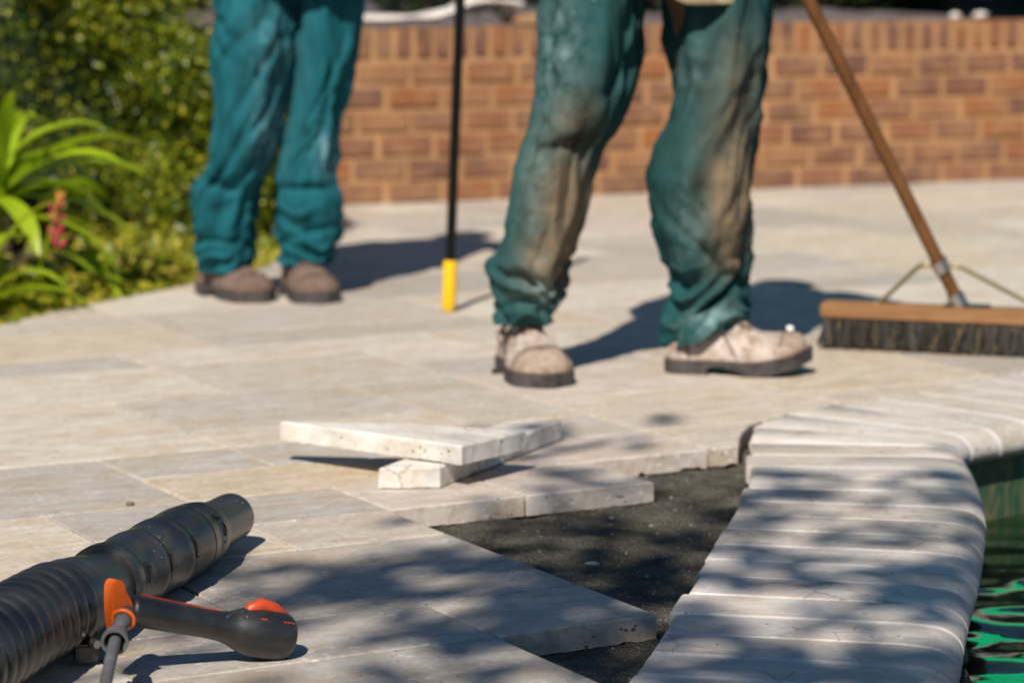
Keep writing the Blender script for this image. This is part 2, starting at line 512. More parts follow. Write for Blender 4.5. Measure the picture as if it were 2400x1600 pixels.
def water_mat():
    t = NT('water')
    c = t.coord()
    a = t.noise(t.mapping(c, (6, 9, 1), rot=(0, 0, R(-10))), 1.0, 0, 0.45, 0.2)
    b = t.noise(t.mapping(c, (40, 90, 1)), 1.0, 2, 0.5)
    t.bump(t.math('ADD', a, t.math('MULTIPLY', b, 0.006)), 1.0, 0.018)
    col = t.ramp(t.noise(c, 9, 4, 0.6), [(0.35, (0.003, 0.010, 0.003)), (0.7, (0.012, 0.030, 0.008))])
    t.b.inputs['IOR'].default_value = 1.33
    return t.done(col, 0.015, 0.5)
M['water'] = water_mat()
def pool_mat():
    t = NT('pool_lining')
    c = t.coord()
    n = t.noise(t.mapping(c, (30, 30, 9)), 1.0, 6, 0.65, 0.8)
    col = t.ramp(n, [(0.30, (0.012, 0.05, 0.035)), (0.45, (0.03, 0.085, 0.045)), (0.60, (0.15, 0.13, 0.06)), (0.75, (0.015, 0.10, 0.07))])
    return t.done(col, 0.5, 0.4)
M['pool'] = pool_mat()

# ------------------------------------------------------------------ plan of the place
# pool edge (outer bullnose line), running away from the camera then turning right
EDGE_PTS = [(0.155, 1.6), (0.295, 2.3), (0.42, 2.9), (0.50, 3.25), (0.578, 3.605), (0.615, 3.79), (0.657, 3.994), (0.70, 4.19), (0.749, 4.44), (0.78, 4.61), (0.805, 4.80), (0.826, 5.02), (0.832, 5.17)]
CORNER = [(0.833, 5.22), (0.842, 5.265), (0.865, 5.30)]
FAR_DIR = Vector((0.72, 0.694)).normalized()
ed = [Vector((p[0], p[1])) for p in cr([(x, y, 0) for x, y in EDGE_PTS], 90)]
ed += [Vector(p) for p in CORNER]
last = Vector(CORNER[-1])
ed += [last + FAR_DIR * (0.06 * i) for i in range(1, 46)]
nrm = []
for i in range(len(ed)):
    a, b = ed[max(0, i - 2)], ed[min(len(ed) - 1, i + 2)]
    d = (b - a).normalized()
    nrm.append(Vector((-d.y, d.x)))
COPE_L = 0.40
inn = [e + n * COPE_L for e, n in zip(ed, nrm)]
INNER = [(p.y, p.x) for p in inn]
# keep it monotonic in y for lookups
mono = [INNER[0]]
for q in INNER[1:]:
    if q[0] > mono[-1][0] + 1e-4: mono.append(q)
INNER = mono
def c_in(y): return interp(INNER, y)
LEFT = [(3.0, -2.6), (5.2, -1.93), (6.0, -1.60), (6.85, -1.238), (7.185, -1.11), (7.41, -0.996), (7.716, -0.847), (8.06, -0.711), (8.4, -0.655), (9.0, -0.62), (12.0, -0.62)]
def c_left(y): return interp(LEFT, y)
WALL_PTS = [(-1.6, 9.62), (-1.1, 9.80), (-0.591, 10.00), (-0.272, 10.12), (0.361, 10.42), (0.957, 10.68), (1.986, 11.07), (2.9, 11.42), (3.8, 11.75)]

# ground sheet with the pool cut out of it
pool_poly = [e + n * 0.22 for e, n in zip(ed, nrm)][::2] + [Vector((6.5, 7.3)), Vector((6.5, 1.0)), Vector((0.4, 1.0))]
outer = [Vector((-400, -400)), Vector((400, -400)), Vector((400, 400)), Vector((-400, 400))]
loops = [[Vector((p.x, p.y, 0)) for p in outer], [Vector((p.x, p.y, 0)) for p in pool_poly[::-1]]]
tris = tessellate_polygon(loops)
allp = loops[0] + loops[1]
g = mesh('ground', [(p.x, p.y, -0.075) for p in allp], [tuple(t) for t in tris], M['soil'])
bm = bmesh.new(); bm.from_mesh(g.data); bmesh.ops.recalc_face_normals(bm, faces=bm.faces)
if bm.faces[0].normal.z < 0: bmesh.ops.reverse_faces(bm, faces=bm.faces)
bm.to_mesh(g.data); bm.free()
tag(g, 'bare earth under and around the paving', 'ground', kind='structure')

# bedding sand under the lifted pavers
nx, ny = 190, 480
xs = np.linspace(-0.30, 0.62, nx); ys = np.linspace(3.15, 5.35, ny)
V = []
for yy in ys:
    for xx in xs:
        p = Vector((xx * 9, yy * 9, 0))
        z = -0.037 + 0.006 * noise.noise(p * 0.7) + 0.005 * noise.noise(p * 2.3) + 0.0026 * noise.noise(p * 6) + 0.0022 * noise.noise(p * 17)
        if xx > c_in(yy) + 0.05: z -= 0.03
        V.append((xx, yy, z))
I = np.arange(nx * ny).reshape(ny, nx)
F = np.stack([I[:-1, :-1], I[:-1, 1:], I[1:, 1:], I[1:, :-1]], -1).reshape(-1, 4)
sd = mesh_np('sand_bed', np.array(V), F, M['sand'], smooth=True)
tag(sd, 'dark grey bedding sand exposed where pavers are lifted', 'sand', kind='structure')

# ------------------------------------------------------------------ paving
UA = R(61)
U2 = Vector((math.sin(UA), math.cos(UA)))
V2 = Vector((-math.cos(UA), math.sin(UA)))
ug = [1.79 + 0.255 * k for k in range(-6, 24)]
K0 = 6                                   # index of 1.79
vg = [2.21, 2.42, 2.63, 2.84, 3.06, 3.27, 3.485, 3.69, 3.897, 4.10, 4.325, 4.55, 4.765, 4.95, 5.15, 5.34, 5.56]
while vg[-1] < 9.6: vg.append(vg[-1] + 0.21)
VI = {round(v, 3): i for i, v in enumerate(vg)}
NU, NV = len(ug) - 1, len(vg) - 1
occ = [[False] * NV for _ in range(NU)]
tiles = []
def put(i, j, w, h):
    for a in range(i, i + w):
        for b in range(j, j + h): occ[a][b] = True
    tiles.append((i, j, w, h))
def hole(i0, i1, j0, j1):
    for a in range(max(0, i0), min(NU, i1)):
        for b in range(j0, j1): occ[a][b] = True
b_, c_, e_, f_, g_, h_, i_, l_ = VI[3.27], VI[3.485], VI[3.897], VI[4.10], VI[4.325], VI[4.55], VI[4.765], VI[5.34]
hole(K0 + 1, NU, c_, f_)            # the lifted area
hole(K0 + 3, NU, f_, g_)
hole(K0, NU, 0, b_)
hole(K0 + 1, NU, b_, c_)
put(K0, b_, 1, 1)                   # the paver with a broken end by the coping
put(K0 - 1, c_, 2, 2)
put(K0 - 3, c_, 2, 2)
put(K0 - 2, b_, 2, 1)
put(K0 - 2, b_ - 2, 2, 2)
put(K0, e_, 1, 1)
put(K0 - 2, e_, 2, 1)
put(K0 - 1, f_, 2, 1)
put(K0 + 1, f_, 1, 1)
put(K0 + 2, f_, 1, 1)
put(K0, g_, 2, 1)
put(K0 - 2, g_, 2, 2)
put(K0, h_, 1, 1)
put(K0 + 1, h_, 2, 1)
put(K0 + 2, g_, 2, 1)
put(K0 + 4, g_, 2, 1)
put(K0 + 3, h_, 1, 1)
put(K0 - 1, i_, 2, 3)
put(K0 + 1, i_, 2, 1)
put(K0, l_, 2, 2)
put(K0 + 2, l_, 2, 2)
tr = random.Random(21)
for j in range(NV):
    for i in range(NU):
        if occ[i][j]: continue
        opts = [(2, 2), (2, 2), (3, 2), (2, 1), (2, 1), (1, 1), (1, 2), (3, 1)]
        tr.shuffle(opts)
        for w, h in opts + [(1, 1)]:
            if i + w <= NU and j + h <= NV and not any(occ[a][b] for a in range(i, i + w) for b in range(j, j + h)):
                put(i, j, w, h); break

def clip_tile(poly, side):
    """cut a convex polygon with the curved coping line (side=1) or the bed line (side=-1)"""
    if side > 0: f = lambda p: c_in(p.y) - 0.014 - p.x
    elif side == -1: f = lambda p: p.x - c_left(p.y)
    else: f = lambda p: (interp(WALL_PTS, p.x) - 0.02) - p.y
    dense = []
    for a, b in zip(poly, poly[1:] + poly[:1]):
        n = max(1, int((b - a).length / 0.01))
        dense += [(a.lerp(b, k / n), k == 0) for k in range(n)]
    ins = [f(p) > 0 for p, _ in dense]
    if all(ins): return poly
    if not any(ins): return None
    n = len(dense)
    s = next(k for k in range(n) if ins[k] and not ins[k - 1])
    out, run = [], []
    for k in range(n):
        p, corner = dense[(s + k) % n]
        if ins[(s + k) % n]:
            nxt = ins[(s + k + 1) % n]; prv = ins[(s + k - 1) % n]
            if corner or not nxt or not prv: out.append(p)
            if not nxt: exit_p = p
        else:
            if ins[(s + k + 1) % n] and side in (1, -1):
                q = dense[(s + k + 1) % n][0]
                m = max(2, int(abs(q.y - exit_p.y) / 0.02))
                for t in range(1, m):
                    y = exit_p.y + (q.y - exit_p.y) * t / m
                    out.append(Vector(((c_in(y) - 0.014) if side > 0 else c_left(y), y)))
    return out if len(out) >= 3 else None

def area(p): return 0.5 * sum(a.x * b.y - b.x * a.y for a, b in zip(p, p[1:] + p[:1]))
def inset(poly, d):
    n = len(poly); out = []
    for i in range(n):
        a, b, c = poly[i - 1], poly[i], poly[(i + 1) % n]
        e1 = (b - a); e2 = (c - b)
        if e1.length < 1e-6 or e2.length < 1e-6: out.append(b.copy()); continue
        n1 = Vector((-e1.y, e1.x)).normalized(); n2 = Vector((-e2.y, e2.x)).normalized()
        k = 1 + n1.dot(n2)
        out.append(b + (n1 + n2) * (d / max(k, 0.35)))
    return out

def prism(poly, thick, bev=0.0025, rough=0.0, seed=0, chip=0.0):
    """slab with chamfered, slightly uneven arrises; poly ccw, top at z=0"""
    rr = random.Random(seed)
    pts = []
    for a, b in zip(poly, poly[1:] + poly[:1]):
        L = (b - a).length
        n = max(1, int(L / 0.010)) if rough else 1
        for k in range(n):
            p = a.lerp(b, k / n)
            pts.append(p)
    top = inset(pts, bev)
    n = len(pts)
    v = []
    for p in top:
        v.append((p.x, p.y, 0.0))
    for p in pts:
        q = p + Vector((rr.uniform(-1, 1), rr.uniform(-1, 1))) * rough * 0.35
        v.append((q.x, q.y, -bev - rr.uniform(0, 1) * rough))
    for k, p in enumerate(pts):
        q = p + Vector((rr.uniform(-1, 1), rr.uniform(-1, 1))) * rough * 0.5
        up = rr.random() ** 4 * chip * (0.4 + 0.6 * (noise.noise(Vector((p.x * 25, p.y * 25, seed))) > 0))
        v.append((q.x, q.y, -thick + up + rr.uniform(0, 1.5) * rough))
    f = [tuple(range(n))]
    for r_ in range(2):
        for k in range(n):
            k2 = (k + 1) % n
            f.append((r_ * n + k2, r_ * n + k, (r_ + 1) * n + k, (r_ + 1) * n + k2))
    f.append(tuple(range(3 * n - 1, 2 * n - 1, -1)))
    return v, f

JT = 0.0055
grout = MB()
patio = None
polys = []
for (i, j, w, h) in tiles:
    u0, u1, v0, v1 = ug[i] + JT / 2, ug[i + w] - JT / 2, vg[j] + JT / 2, vg[j + h] - JT / 2
    poly = [U2 * u0 + V2 * v0, U2 * u1 + V2 * v0, U2 * u1 + V2 * v1, U2 * u0 + V2 * v1]
    cx = sum((p for p in poly), Vector((0, 0))) / 4
    if cx.y < 2.9 or cx.y > 11.6 or abs(cx.x) > 0.195 * cx.y + 0.75: continue
    ok = True
    for side in (1, -1, 2):
        poly = clip_tile(poly, side)
        if poly is None: ok = False; break
        if len(poly) < 3 or abs(area(poly)) < 0.0012: ok = False; break
    if not ok: continue
    if area(poly) < 0: poly = poly[::-1]
    polys.append(((i, j, w, h), poly))
exposed = {(K0, b_), (K0 - 1, c_), (K0, e_), (K0 + 1, f_), (K0 + 2, f_), (K0 + 2, g_), (K0 + 4, g_), (K0 + 3, h_), (K0 - 2, b_ - 2)}
for key, poly in polys:
    gp = inset(poly, -JT / 2 - 0.0003)
    z = -0.0035 - rnd.random() * 0.0012
    n = len(gp)
    ex = (key[0], key[1]) in exposed
    if ex: gp = inset(poly, 0.004)
    b0 = [(p.x, p.y, z) for p in gp]; b1 = [(p.x, p.y, -0.034) for p in gp]
    grout.add(b0 + b1, [tuple(range(n))] + [((k + 1) % n, k, n + k, n + (k + 1) % n) for k in range(n)])
patio = grout.build('patio', M['grout'])
tag(patio, 'pale travertine paved patio around the pool', 'patio', kind='structure')
rotM = Matrix.Rotation(-(math.pi / 2 - UA), 2)
for q, (key, poly) in enumerate(polys):
    cc = sum((p for p in poly), Vector((0, 0))) / len(poly)
    lp = [rotM @ (p - cc) for p in poly]
    ex = (key[0], key[1]) in exposed
    v, f = prism(lp, 0.036, 0.0022, 0.0007 if ex else 0.0, q, 0.014 if (key[0], key[1]) in {(K0 + 2, g_), (K0 + 4, g_), (K0 + 3, h_)} else (0.003 if ex else 0.0))
    o = mesh('paving_tile', v, f, M['trav'], patio)
    o.location = (cc.x, cc.y, rnd.uniform(-0.0007, 0.0007))
    o.rotation_euler = (rnd.uniform(-1, 1) * 0.0012, rnd.uniform(-1, 1) * 0.0012, math.pi / 2 - UA)

# ------------------------------------------------------------------ pool coping
arc = [0.0]
for i in range(1, len(ed)):
    arc.append(arc[-1] + 0.5 * ((ed[i] - ed[i - 1]).length + (inn[i] - inn[i - 1]).length))
def station(s):
    k = 0
    for k in range(len(arc) - 1):
        if arc[k + 1] >= s: break
    t = (s - arc[k]) / (arc[k + 1] - arc[k])
    return ed[k].lerp(ed[k + 1], t), inn[k].lerp(inn[k + 1], t)
TH = 0.062
def profile(sh, inner_off=0.0):
    """(distance from pool edge, z) outline of a coping stone, shrunk by sh"""
    p = [(COPE_L - sh - inner_off, -TH + sh), (COPE_L - sh - inner_off, -0.004 - sh), (COPE_L - 0.004 - sh - inner_off, -sh), (0.28, -sh), (0.16, -sh), (0.075, -sh - 0.0004), (0.055, -sh - 0.002)]
    for k in range(1, 9):
        a = math.pi / 2 * k / 8
        p.append((0.046 - math.sin(a) * (0.046 - sh), -0.040 + math.cos(a) * (0.037 - sh)))
    p += [(0.002 + sh, -0.050), (0.012 + sh, -TH + 0.002 + sh), (0.026, -TH + sh)]
    return p
def loft(sections, close=True):
    n = len(sections[0]); v = []; f = []
    for s in sections: v += s
    for i in range(len(sections) - 1):
        for k in range(n):
            k2 = (k + 1) % n
            f.append((i * n + k, i * n + k2, (i + 1) * n + k2, (i + 1) * n + k))
    f.append(tuple(range(n))[::-1]); f.append(tuple((len(sections) - 1) * n + k for k in range(n)))
    return v, f
def section(s, sh, inner_off=0.0, org=Vector((0, 0))):
    e, n = station(s)
    d = (n - e) / COPE_L
    return [((e + d * t - org).x, (e + d * t - org).y, z) for t, z in profile(sh, inner_off)]
cm = []
s = 0.4
while s < arc[-1] - 0.4:
    cm.append(section(s, 0.0012, 0.006)); s += 0.03
v, f = loft(cm)
coping = mesh('pool_coping', v, f, M['white_mortar'])
tag(coping, 'curved bullnose pool edge of narrow pale stones with white joints', 'coping', kind='structure')
s = 0.45
cr_ = random.Random(5)
while s < arc[-1] - 0.6:
    w = 0.117 + cr_.uniform(-0.008, 0.010)
    e, n_ = station(s + w / 2)
    org = (e + n_) / 2
    if 2.7 < org.y and abs(org.x) < 0.2 * org.y + 0.8:
        off = cr_.uniform(-0.007, 0.005)
        j = 0.0046
        secs = [section(s + j, 0.0022, off, org), section(s + j + 0.0025, 0.0, off, org), section(s + w - j - 0.0025, 0.0, off, org), section(s + w - j, 0.0022, off, org)]
        v, f = loft(secs)
        o = mesh('coping_stone', v, f, M['coping'], coping)
        autosmooth(o, 40)
        o.location = (org.x, org.y, cr_.uniform(-0.001, 0.001))
    s += w

# pool shell and water
pw = MB()
line = [e + n * 0.035 for e, n in zip(ed, nrm)]
vv = [(p.x, p.y, -0.061) for p in line] + [(p.x, p.y, -1.4) for p in line]
n = len(line)
pw.add(vv, [(k, k + 1, n + k + 1, n + k) for k in range(n - 1)])
pshell = pw.build('pool_wall', M['pool'])
tag(pshell, 'green stained pool wall below the coping', 'pool wall', kind='structure')
WZ = -0.185
wp = [e + n * 0.034 for e, n in zip(ed, nrm)] + [Vector((6.5, 7.3)), Vector((6.5, 1.0)), Vector((0.4, 1.0))]
ws = mesh('pool_water', [(p.x, p.y, WZ) for p in wp], [tuple(range(len(wp)))[::-1]], M['water'])
if ws.data.polygons[0].normal.z < 0: ws.data.flip_normals()
tag(ws, 'dark green rippled pool water', 'water', kind='structure')
farw = MB()
farw.add([(6.5, 7.3, 0.0), (6.5, 1.0, 0.0), (0.4, 1.0, 0.0), (6.5, 7.3, -1.4), (6.5, 1.0, -1.4), (0.4, 1.0, -1.4)], [(0, 1, 4, 3), (1, 2, 5, 4)])
farw.build('pool_far_wall', M['pool'], pshell)

# ------------------------------------------------------------------ brick wall with raised bed behind
wp_ = [Vector((x, y)) for x, y in WALL_PTS]
wp_ = [Vector((p.x, p.y)) for p in cr([(p.x, p.y, 0) for p in wp_], 160)]
wa = [0.0]
for a, b in zip(wp_, wp_[1:]): wa.append(wa[-1] + (b - a).length)
def wpos(s):
    for k in range(len(wa) - 1):
        if wa[k + 1] >= s: break
    t = (s - wa[k]) / (wa[k + 1] - wa[k])
    d = (wp_[k + 1] - wp_[k]).normalized()
    return wp_[k].lerp(wp_[k + 1], t), d
WH = 0.615
wall = empty('brick_wall', (wpos(2.0)[0].x, wpos(2.0)[0].y, 0))
tag(wall, 'low brown brick retaining wall with tan joints behind the patio', 'wall')
org = wall.location
mv = []
s = 0.0
while s < wa[-1]:
    p, d = wpos(s); nn = Vector((-d.y, d.x))
    a = p + nn * 0.006; b = p + nn * 0.22
    mv.append([(a.x - org.x, a.y - org.y, -0.07), (a.x - org.x, a.y - org.y, WH - 0.004), (b.x - org.x, b.y - org.y, WH - 0.004), (b.x - org.x, b.y - org.y, -0.07)])
    s += 0.06
v, f = loft(mv)
mesh('mortar', v, f, M['mortar'], wall)
def brick_mesh(name, L, D, Hh, seed):
    bm = bmesh.new()
    bmesh.ops.create_cube(bm, size=1)
    rr = random.Random(seed)
    for vv in bm.verts:
        vv.co = Vector((vv.co.x * L * rr.uniform(0.985, 1.0), vv.co.y * D, vv.co.z * Hh * rr.uniform(0.96, 1.0)))
    bmesh.ops.bevel(bm, geom=list(bm.edges), offset=0.004, segments=1, affect='EDGES')
    me = bpy.data.meshes.new(name); bm.to_mesh(me); bm.free()
    me.materials.append(M['brick'])
    return me
st = [brick_mesh('brick', 0.182, 0.10, 0.067, k) for k in range(4)]
sold = [brick_mesh('brick', 0.052, 0.10, 0.102, 10 + k) for k in range(4)]
CO = 0.0845
br = random.Random(3)
for row in range(6):
    s = 0.2 + (0.1025 if row % 2 else 0.0)
    while s < wa[-1] - 0.15:
        p, d = wpos(s + 0.1)
        if abs(p.x) < 0.19 * p.y + 0.65 and p.x > -1.0:
            o = link('brick', br.choice(st), None, wall)
            nn = Vector((-d.y, d.x))
            c = p + nn * (0.05 - br.uniform(0.0, 0.006))
            o.location = (c.x - org.x, c.y - org.y, 0.035 + row * CO + br.uniform(-0.002, 0.002))
            o.rotation_euler = (0, br.uniform(-0.012, 0.012), math.atan2(d.y, d.x) + br.uniform(-0.01, 0.01))
        s += 0.205 + br.uniform(-0.008, 0.008)
s = 0.2
while s < wa[-1] - 0.15:
    p, d = wpos(s)
    if abs(p.x) < 0.19 * p.y + 0.65 and p.x > -1.0:
        o = link('brick', br.choice(sold), None, wall)
        nn = Vector((-d.y, d.x))
        c = p + nn * (0.05 - br.uniform(0.0, 0.006))
        o.location = (c.x - org.x, c.y - org.y, 6 * CO + 0.005 + 0.051 + br.uniform(-0.003, 0.003))
        o.rotation_euler = (0, br.uniform(-0.02, 0.02), math.atan2(d.y, d.x))
    s += 0.0735
# raised bed soil behind the wall
bs = []
for k in range(0, 42):
    s = wa[-1] * k / 41
    p, d = wpos(min(s, wa[-1] - 1e-4)); nn = Vector((-d.y, d.x))
    bs.append([(p + nn * 0.215, 0.0), (p + nn * 0.5, 0.02), (p + nn * 1.2, 0.06), (p + nn * 2.6, 0.10), (p + nn * 30, 0.3)])
v = []; f = []
for r_ in bs:
    for q, dz in r_: v.append((q.x, q.y, WH - 0.03 + dz + 0.02 * noise.noise(Vector((q.x * 3, q.y * 3, 0)))))
for k in range(41):
    for j in range(4): f.append((k * 5 + j, (k + 1) * 5 + j, (k + 1) * 5 + j + 1, k * 5 + j + 1))
rb = mesh('raised_bed', v, f, M['bedsoil'])
tag(rb, 'dark soil of the raised bed behind the brick wall', 'soil', kind='structure')

# ------------------------------------------------------------------ foliage
def leaves(name, C, N, L, W, mat, parent=None, rs=nrs, up=0.0):
    """one mesh of small pointed leaves: centres C (n,3), preferred normals N, length and width arrays"""
    n = len(C)
    D = rs.normal(size=(n, 3))
    Nn = N + rs.normal(size=(n, 3)) * 0.75
    Nn /= np.linalg.norm(Nn, axis=1)[:, None] + 1e-9
    D[:, 2] += up
    D -= Nn * (D * Nn).sum(1)[:, None]
    D /= np.linalg.norm(D, axis=1)[:, None] + 1e-9
    S = np.cross(Nn, D)
    l = (L * rs.uniform(0.7, 1.25, n))[:, None]; w = (W * rs.uniform(0.7, 1.2, n))[:, None]
    a = C - D * l * 0.5
    b = C + S * w * 0.5 - Nn * w * 0.12
    c = C + D * l * 0.5 - Nn * l * 0.1
    d = C - S * w * 0.5 - Nn * w * 0.12
    V = np.stack([a, b, c, d], 1).reshape(-1, 3)
    F = np.arange(4 * n).reshape(n, 4)
    return mesh_np(name, V, F, mat, parent)

def blob_field(n, c, r, rs, fill=0.35):
    """leaf centres near the surface of an ellipsoid with lumps; returns points and normals"""
    d = rs.normal(size=(n, 3)); d /= np.linalg.norm(d, axis=1)[:, None]
    rad = 1 - np.abs(rs.normal(size=n)) * fill
    return c + d * r * rad[:, None], d

# hedge: lumpy clipped mass behind and left of the first worker
hedge = empty('hedge', (-1.5, 9.0, 0))
tag(hedge, 'tall dense clipped green hedge behind the left worker', 'hedge')
ho = np.array(hedge.location)
hr = np.random.RandomState(4)
P, Q = [], []
for k in range(165):
    t = hr.uniform(0, 1)
    # front face line from far left to the hedge's right end
    if k < 142:
        x = hr.uniform(-3.1, -0.82); z = hr.uniform(0.10, 1.30 if x < -1.4 else (0.82 if x < -1.0 else 0.52))
        y = 8.62 + 0.30 * (x + 2.0) * 0.25 + hr.uniform(0, 0.26) + 0.22 * (0.5 + 0.5 * math.sin(x * 3.3 + 0.7)) * (1 if x < -1.05 else 0.3)
    else:
        x = -0.80 + hr.uniform(-0.05, 0.04); z = hr.uniform(0.10, 0.48); y = hr.uniform(8.75, 9.05)
    if -1.75 < x < -1.10 and 0.15 < z < 0.62:
        if hr.rand() < 0.35: continue
        y += 0.16
    r = hr.uniform(0.11, 0.22)
    p, q = blob_field(680, np.array([x, y, z]) - ho, np.array([r, r * 0.9, r]), hr, 0.22)
    P.append(p); Q.append(q)
P = np.concatenate(P); Q = np.concatenate(Q)
leaves('foliage', P, Q, np.full(len(P), 0.023), np.full(len(P), 0.015), M['hedge'], hedge, hr)
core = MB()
core.box((-2.15 - ho[0], 9.50 - ho[1], 0.62), (2.0, 0.9, 1.10), None, 0.08)  # solid dark block filling the inside of the hedge
co = core.build('dark_core', M['dark_leaf'], hedge)
st_ = MB()
for k in range(14):
    x = -2.9 + k * 0.16; y = 8.95 + hr.uniform(0, 0.3)
    st_.tube([(x - ho[0], y - ho[1], -0.08), (x - ho[0] + hr.uniform(-.05, .05), y - ho[1], 0.3), (x - ho[0] + hr.uniform(-.1, .1), y - ho[1] + 0.05, 0.8)], [0.018, 0.014, 0.008], 7)
st_.build('stem', M['bark'], hedge)

# ground cover along the paving edge
gr_ = np.random.RandomState(9)
pts = []
while len(pts) < 9000:
    y = gr_.uniform(6.1, 8.75); x = c_left(y) - abs(gr_.normal()) * 0.28 - 0.005
    if x < -2.3: continue
    hgt = 0.02 + 0.07 * sstep(0, 0.25, c_left(y) - x) + 0.03 * noise.noise(Vector((x * 6, y * 6, 0)))
    pts.append((x, y, -0.03 + gr_.uniform(0.0, 1.0) ** 0.7 * max(0.03, hgt)))
pts = np.array(pts)
gc = leaves('ground_cover', pts, np.tile([0, -0.2, 1.0], (len(pts), 1)), np.full(len(pts), 0.045), np.full(len(pts), 0.022), M['cover'], None, gr_, 0.3)
tag(gc, 'low yellow green ground cover along the paving edge', 'ground cover', kind='stuff')

# strap-leaved plants
def strap_leaf(mb, base, az, length, width, rise, droop, twist, segs=9):
    base = Vector(base); d = Vector((math.cos(az), math.sin(az), 0)); sdv = Vector((-d.y, d.x, 0))
    pv = []
    x = z = 0.0
    a = rise
    for k in range(segs + 1):
        t = k / segs
        w = width * (0.55 + 0.45 * math.sin(min(1, t * 1.6) * math.pi / 2)) * (1 - max(0, (t - 0.55) / 0.45) ** 2.2) + 0.001
        c = base + d * x + Vector((0, 0, z))
        nrm_ = Vector((-d.x * math.sin(a), -d.y * math.sin(a), math.cos(a)))
        s2 = (sdv * math.cos(twist * t) + nrm_ * math.sin(twist * t))
        pv += [c - s2 * w / 2 + nrm_ * w * 0.12, c, c + s2 * w / 2 + nrm_ * w * 0.12]
        x += math.cos(a) * length / segs; z += math.sin(a) * length / segs
        a -= droop / segs * (0.4 + 1.2 * t)
    f = []
    for k in range(segs):
        for j in range(2): f.append((k * 3 + j, k * 3 + j + 1, (k + 1) * 3 + j + 1, (k + 1) * 3 + j))
    mb.add(pv, f)
def strap_plant(label, loc, nleaf, ln, seed, flower=False, cane=0.0):
    rr = random.Random(seed)
    root = empty('strap_leaf_plant', loc)
    tag(root, label, 'plant', 'strap-leaved plants beside the hedge')
    for k in range(nleaf):
        mb = MB()
        az = 2 * math.pi * k / nleaf * 2.618 + rr.uniform(-.3, .3)
        q = rr.random()
        strap_leaf(mb, (rr.uniform(-.03, .03), rr.uniform(-.03, .03), cane * (1 - 0.5 * (k / nleaf) ** 2)), az, ln * rr.uniform(0.7, 1.12), rr.uniform(0.040, 0.060) * (0.55 + ln), rr.uniform(0.35, 1.30) if k % 3 else rr.uniform(0.0, 0.5), rr.uniform(1.0, 2.2), rr.uniform(-.5, .5))
        mb.build('leaf', M['strap'], root, 60)
    if cane > 0.1:
        MB().tube([(0, 0, -0.05), (0.01, 0, cane * 0.5), (0, 0, cane)], [0.03, 0.026, 0.022], 10).build('cane', M['strap'], root, 50)
    if flower:
        st2 = MB(); st2.tube([(0.12, -0.10, 0.0), (0.18, -0.24, 0.12), (0.22, -0.24, 0.27)], [0.006, 0.005, 0.004], 8)
        st2.build('flower_stalk', M['strap'], root, 50)
        fl = MB()
        for k in range(14):
            z = 0.15 + k * 0.008; a = k * 2.4
            fl.tube([(0.215, -0.24, z), (0.215 + math.cos(a) * 0.014, -0.24 + math.sin(a) * 0.014, z + 0.007), (0.215 + math.cos(a) * 0.024, -0.24 + math.sin(a) * 0.024, z + 0.016)], [0.003, 0.0065, 0.001], 7)
        fl.build('pink_flower', M['pink'], root, 60)
        fo = MB()
        for k in range(2):
            a = k * 1.6
            fo.tube([(0.22, -0.24, 0.265), (0.22 + math.cos(a) * 0.010, -0.24 + math.sin(a) * 0.010, 0.280), (0.22 + math.cos(a) * 0.02, -0.24 + math.sin(a) * 0.02, 0.290)], [0.003, 0.007, 0.001], 7)
        fo.build('orange_flower', M['orange_petal'], root, 60)
    return root
strap_plant('bright strap-leaved plant with a pink flower spike at the far left', (-1.37, 7.46, 0.0), 54, 0.43, 1, True, 0.27)
strap_plant('smaller strap-leaved clump low at the left frame edge beside the paving', (-1.34, 7.10, -0.02), 22, 0.34, 2, False, 0.04)
strap_plant('short strap-leaved clump between the flowering plant and the paving edge', (-1.10, 7.58, -0.02), 10, 0.22, 5, False, 0.02)

# dark shrubs rising from the raised bed
sr = np.random.RandomState(17)
shrub_spots = [(-1.3, 11.2, 1.5, 'leftmost dark shrub behind the wall beside the hedge'), (-0.35, 11.35, 1.8, 'dark shrub behind the wall above the pale folded canvas'), (0.5, 11.7, 1.9, 'dark shrub behind the wall between the two workers'), (1.35, 12.1, 2.0, 'dark shrub behind the wall above the broom handle'), (2.2, 12.4, 1.9, 'dark shrub behind the wall at the right frame edge'), (3.1, 12.6, 2.2, 'dark shrub behind the wall beyond the right frame edge'), (4.3, 12.4, 2.4, 'tall dark shrub beside the pool beyond the right frame edge')]
for (x, y, hh, lab) in shrub_spots:
    root = empty('dark_shrub', (x, y, 0.60))
    tag(root, lab, 'shrub', 'dark shrubs behind the brick wall')
    P, Q = [], []
    for k in range(34):
        a = sr.uniform(0, 6.28); rr_ = sr.uniform(0, 0.52)
        c = np.array([math.cos(a) * rr_, math.sin(a) * rr_ * 0.8, sr.uniform(0.02, hh)])
        r = sr.uniform(0.14, 0.26)
        p, q = blob_field(190, c, np.array([r, r, r * 0.9]), sr, 0.35)
        P.append(p); Q.append(q)
    P = np.concatenate(P); Q = np.concatenate(Q)
    keep = P[:, 2] > 0.0
    leaves('crown', P[keep], Q[keep], np.full(keep.sum(), 0.065), np.full(keep.sum(), 0.032), M['dark_leaf'], root, sr)
    mb = MB()
    for k in range(5):
        a = k * 1.3 + sr.uniform(-.3, .3)
        mb.tube([(0, 0, -0.05), (math.cos(a) * 0.10, math.sin(a) * 0.10, 0.35), (math.cos(a) * 0.25, math.sin(a) * 0.22, hh * 0.8)], [0.022, 0.016, 0.006], 7)
    mb.build('trunk', M['bark'], root, 60)

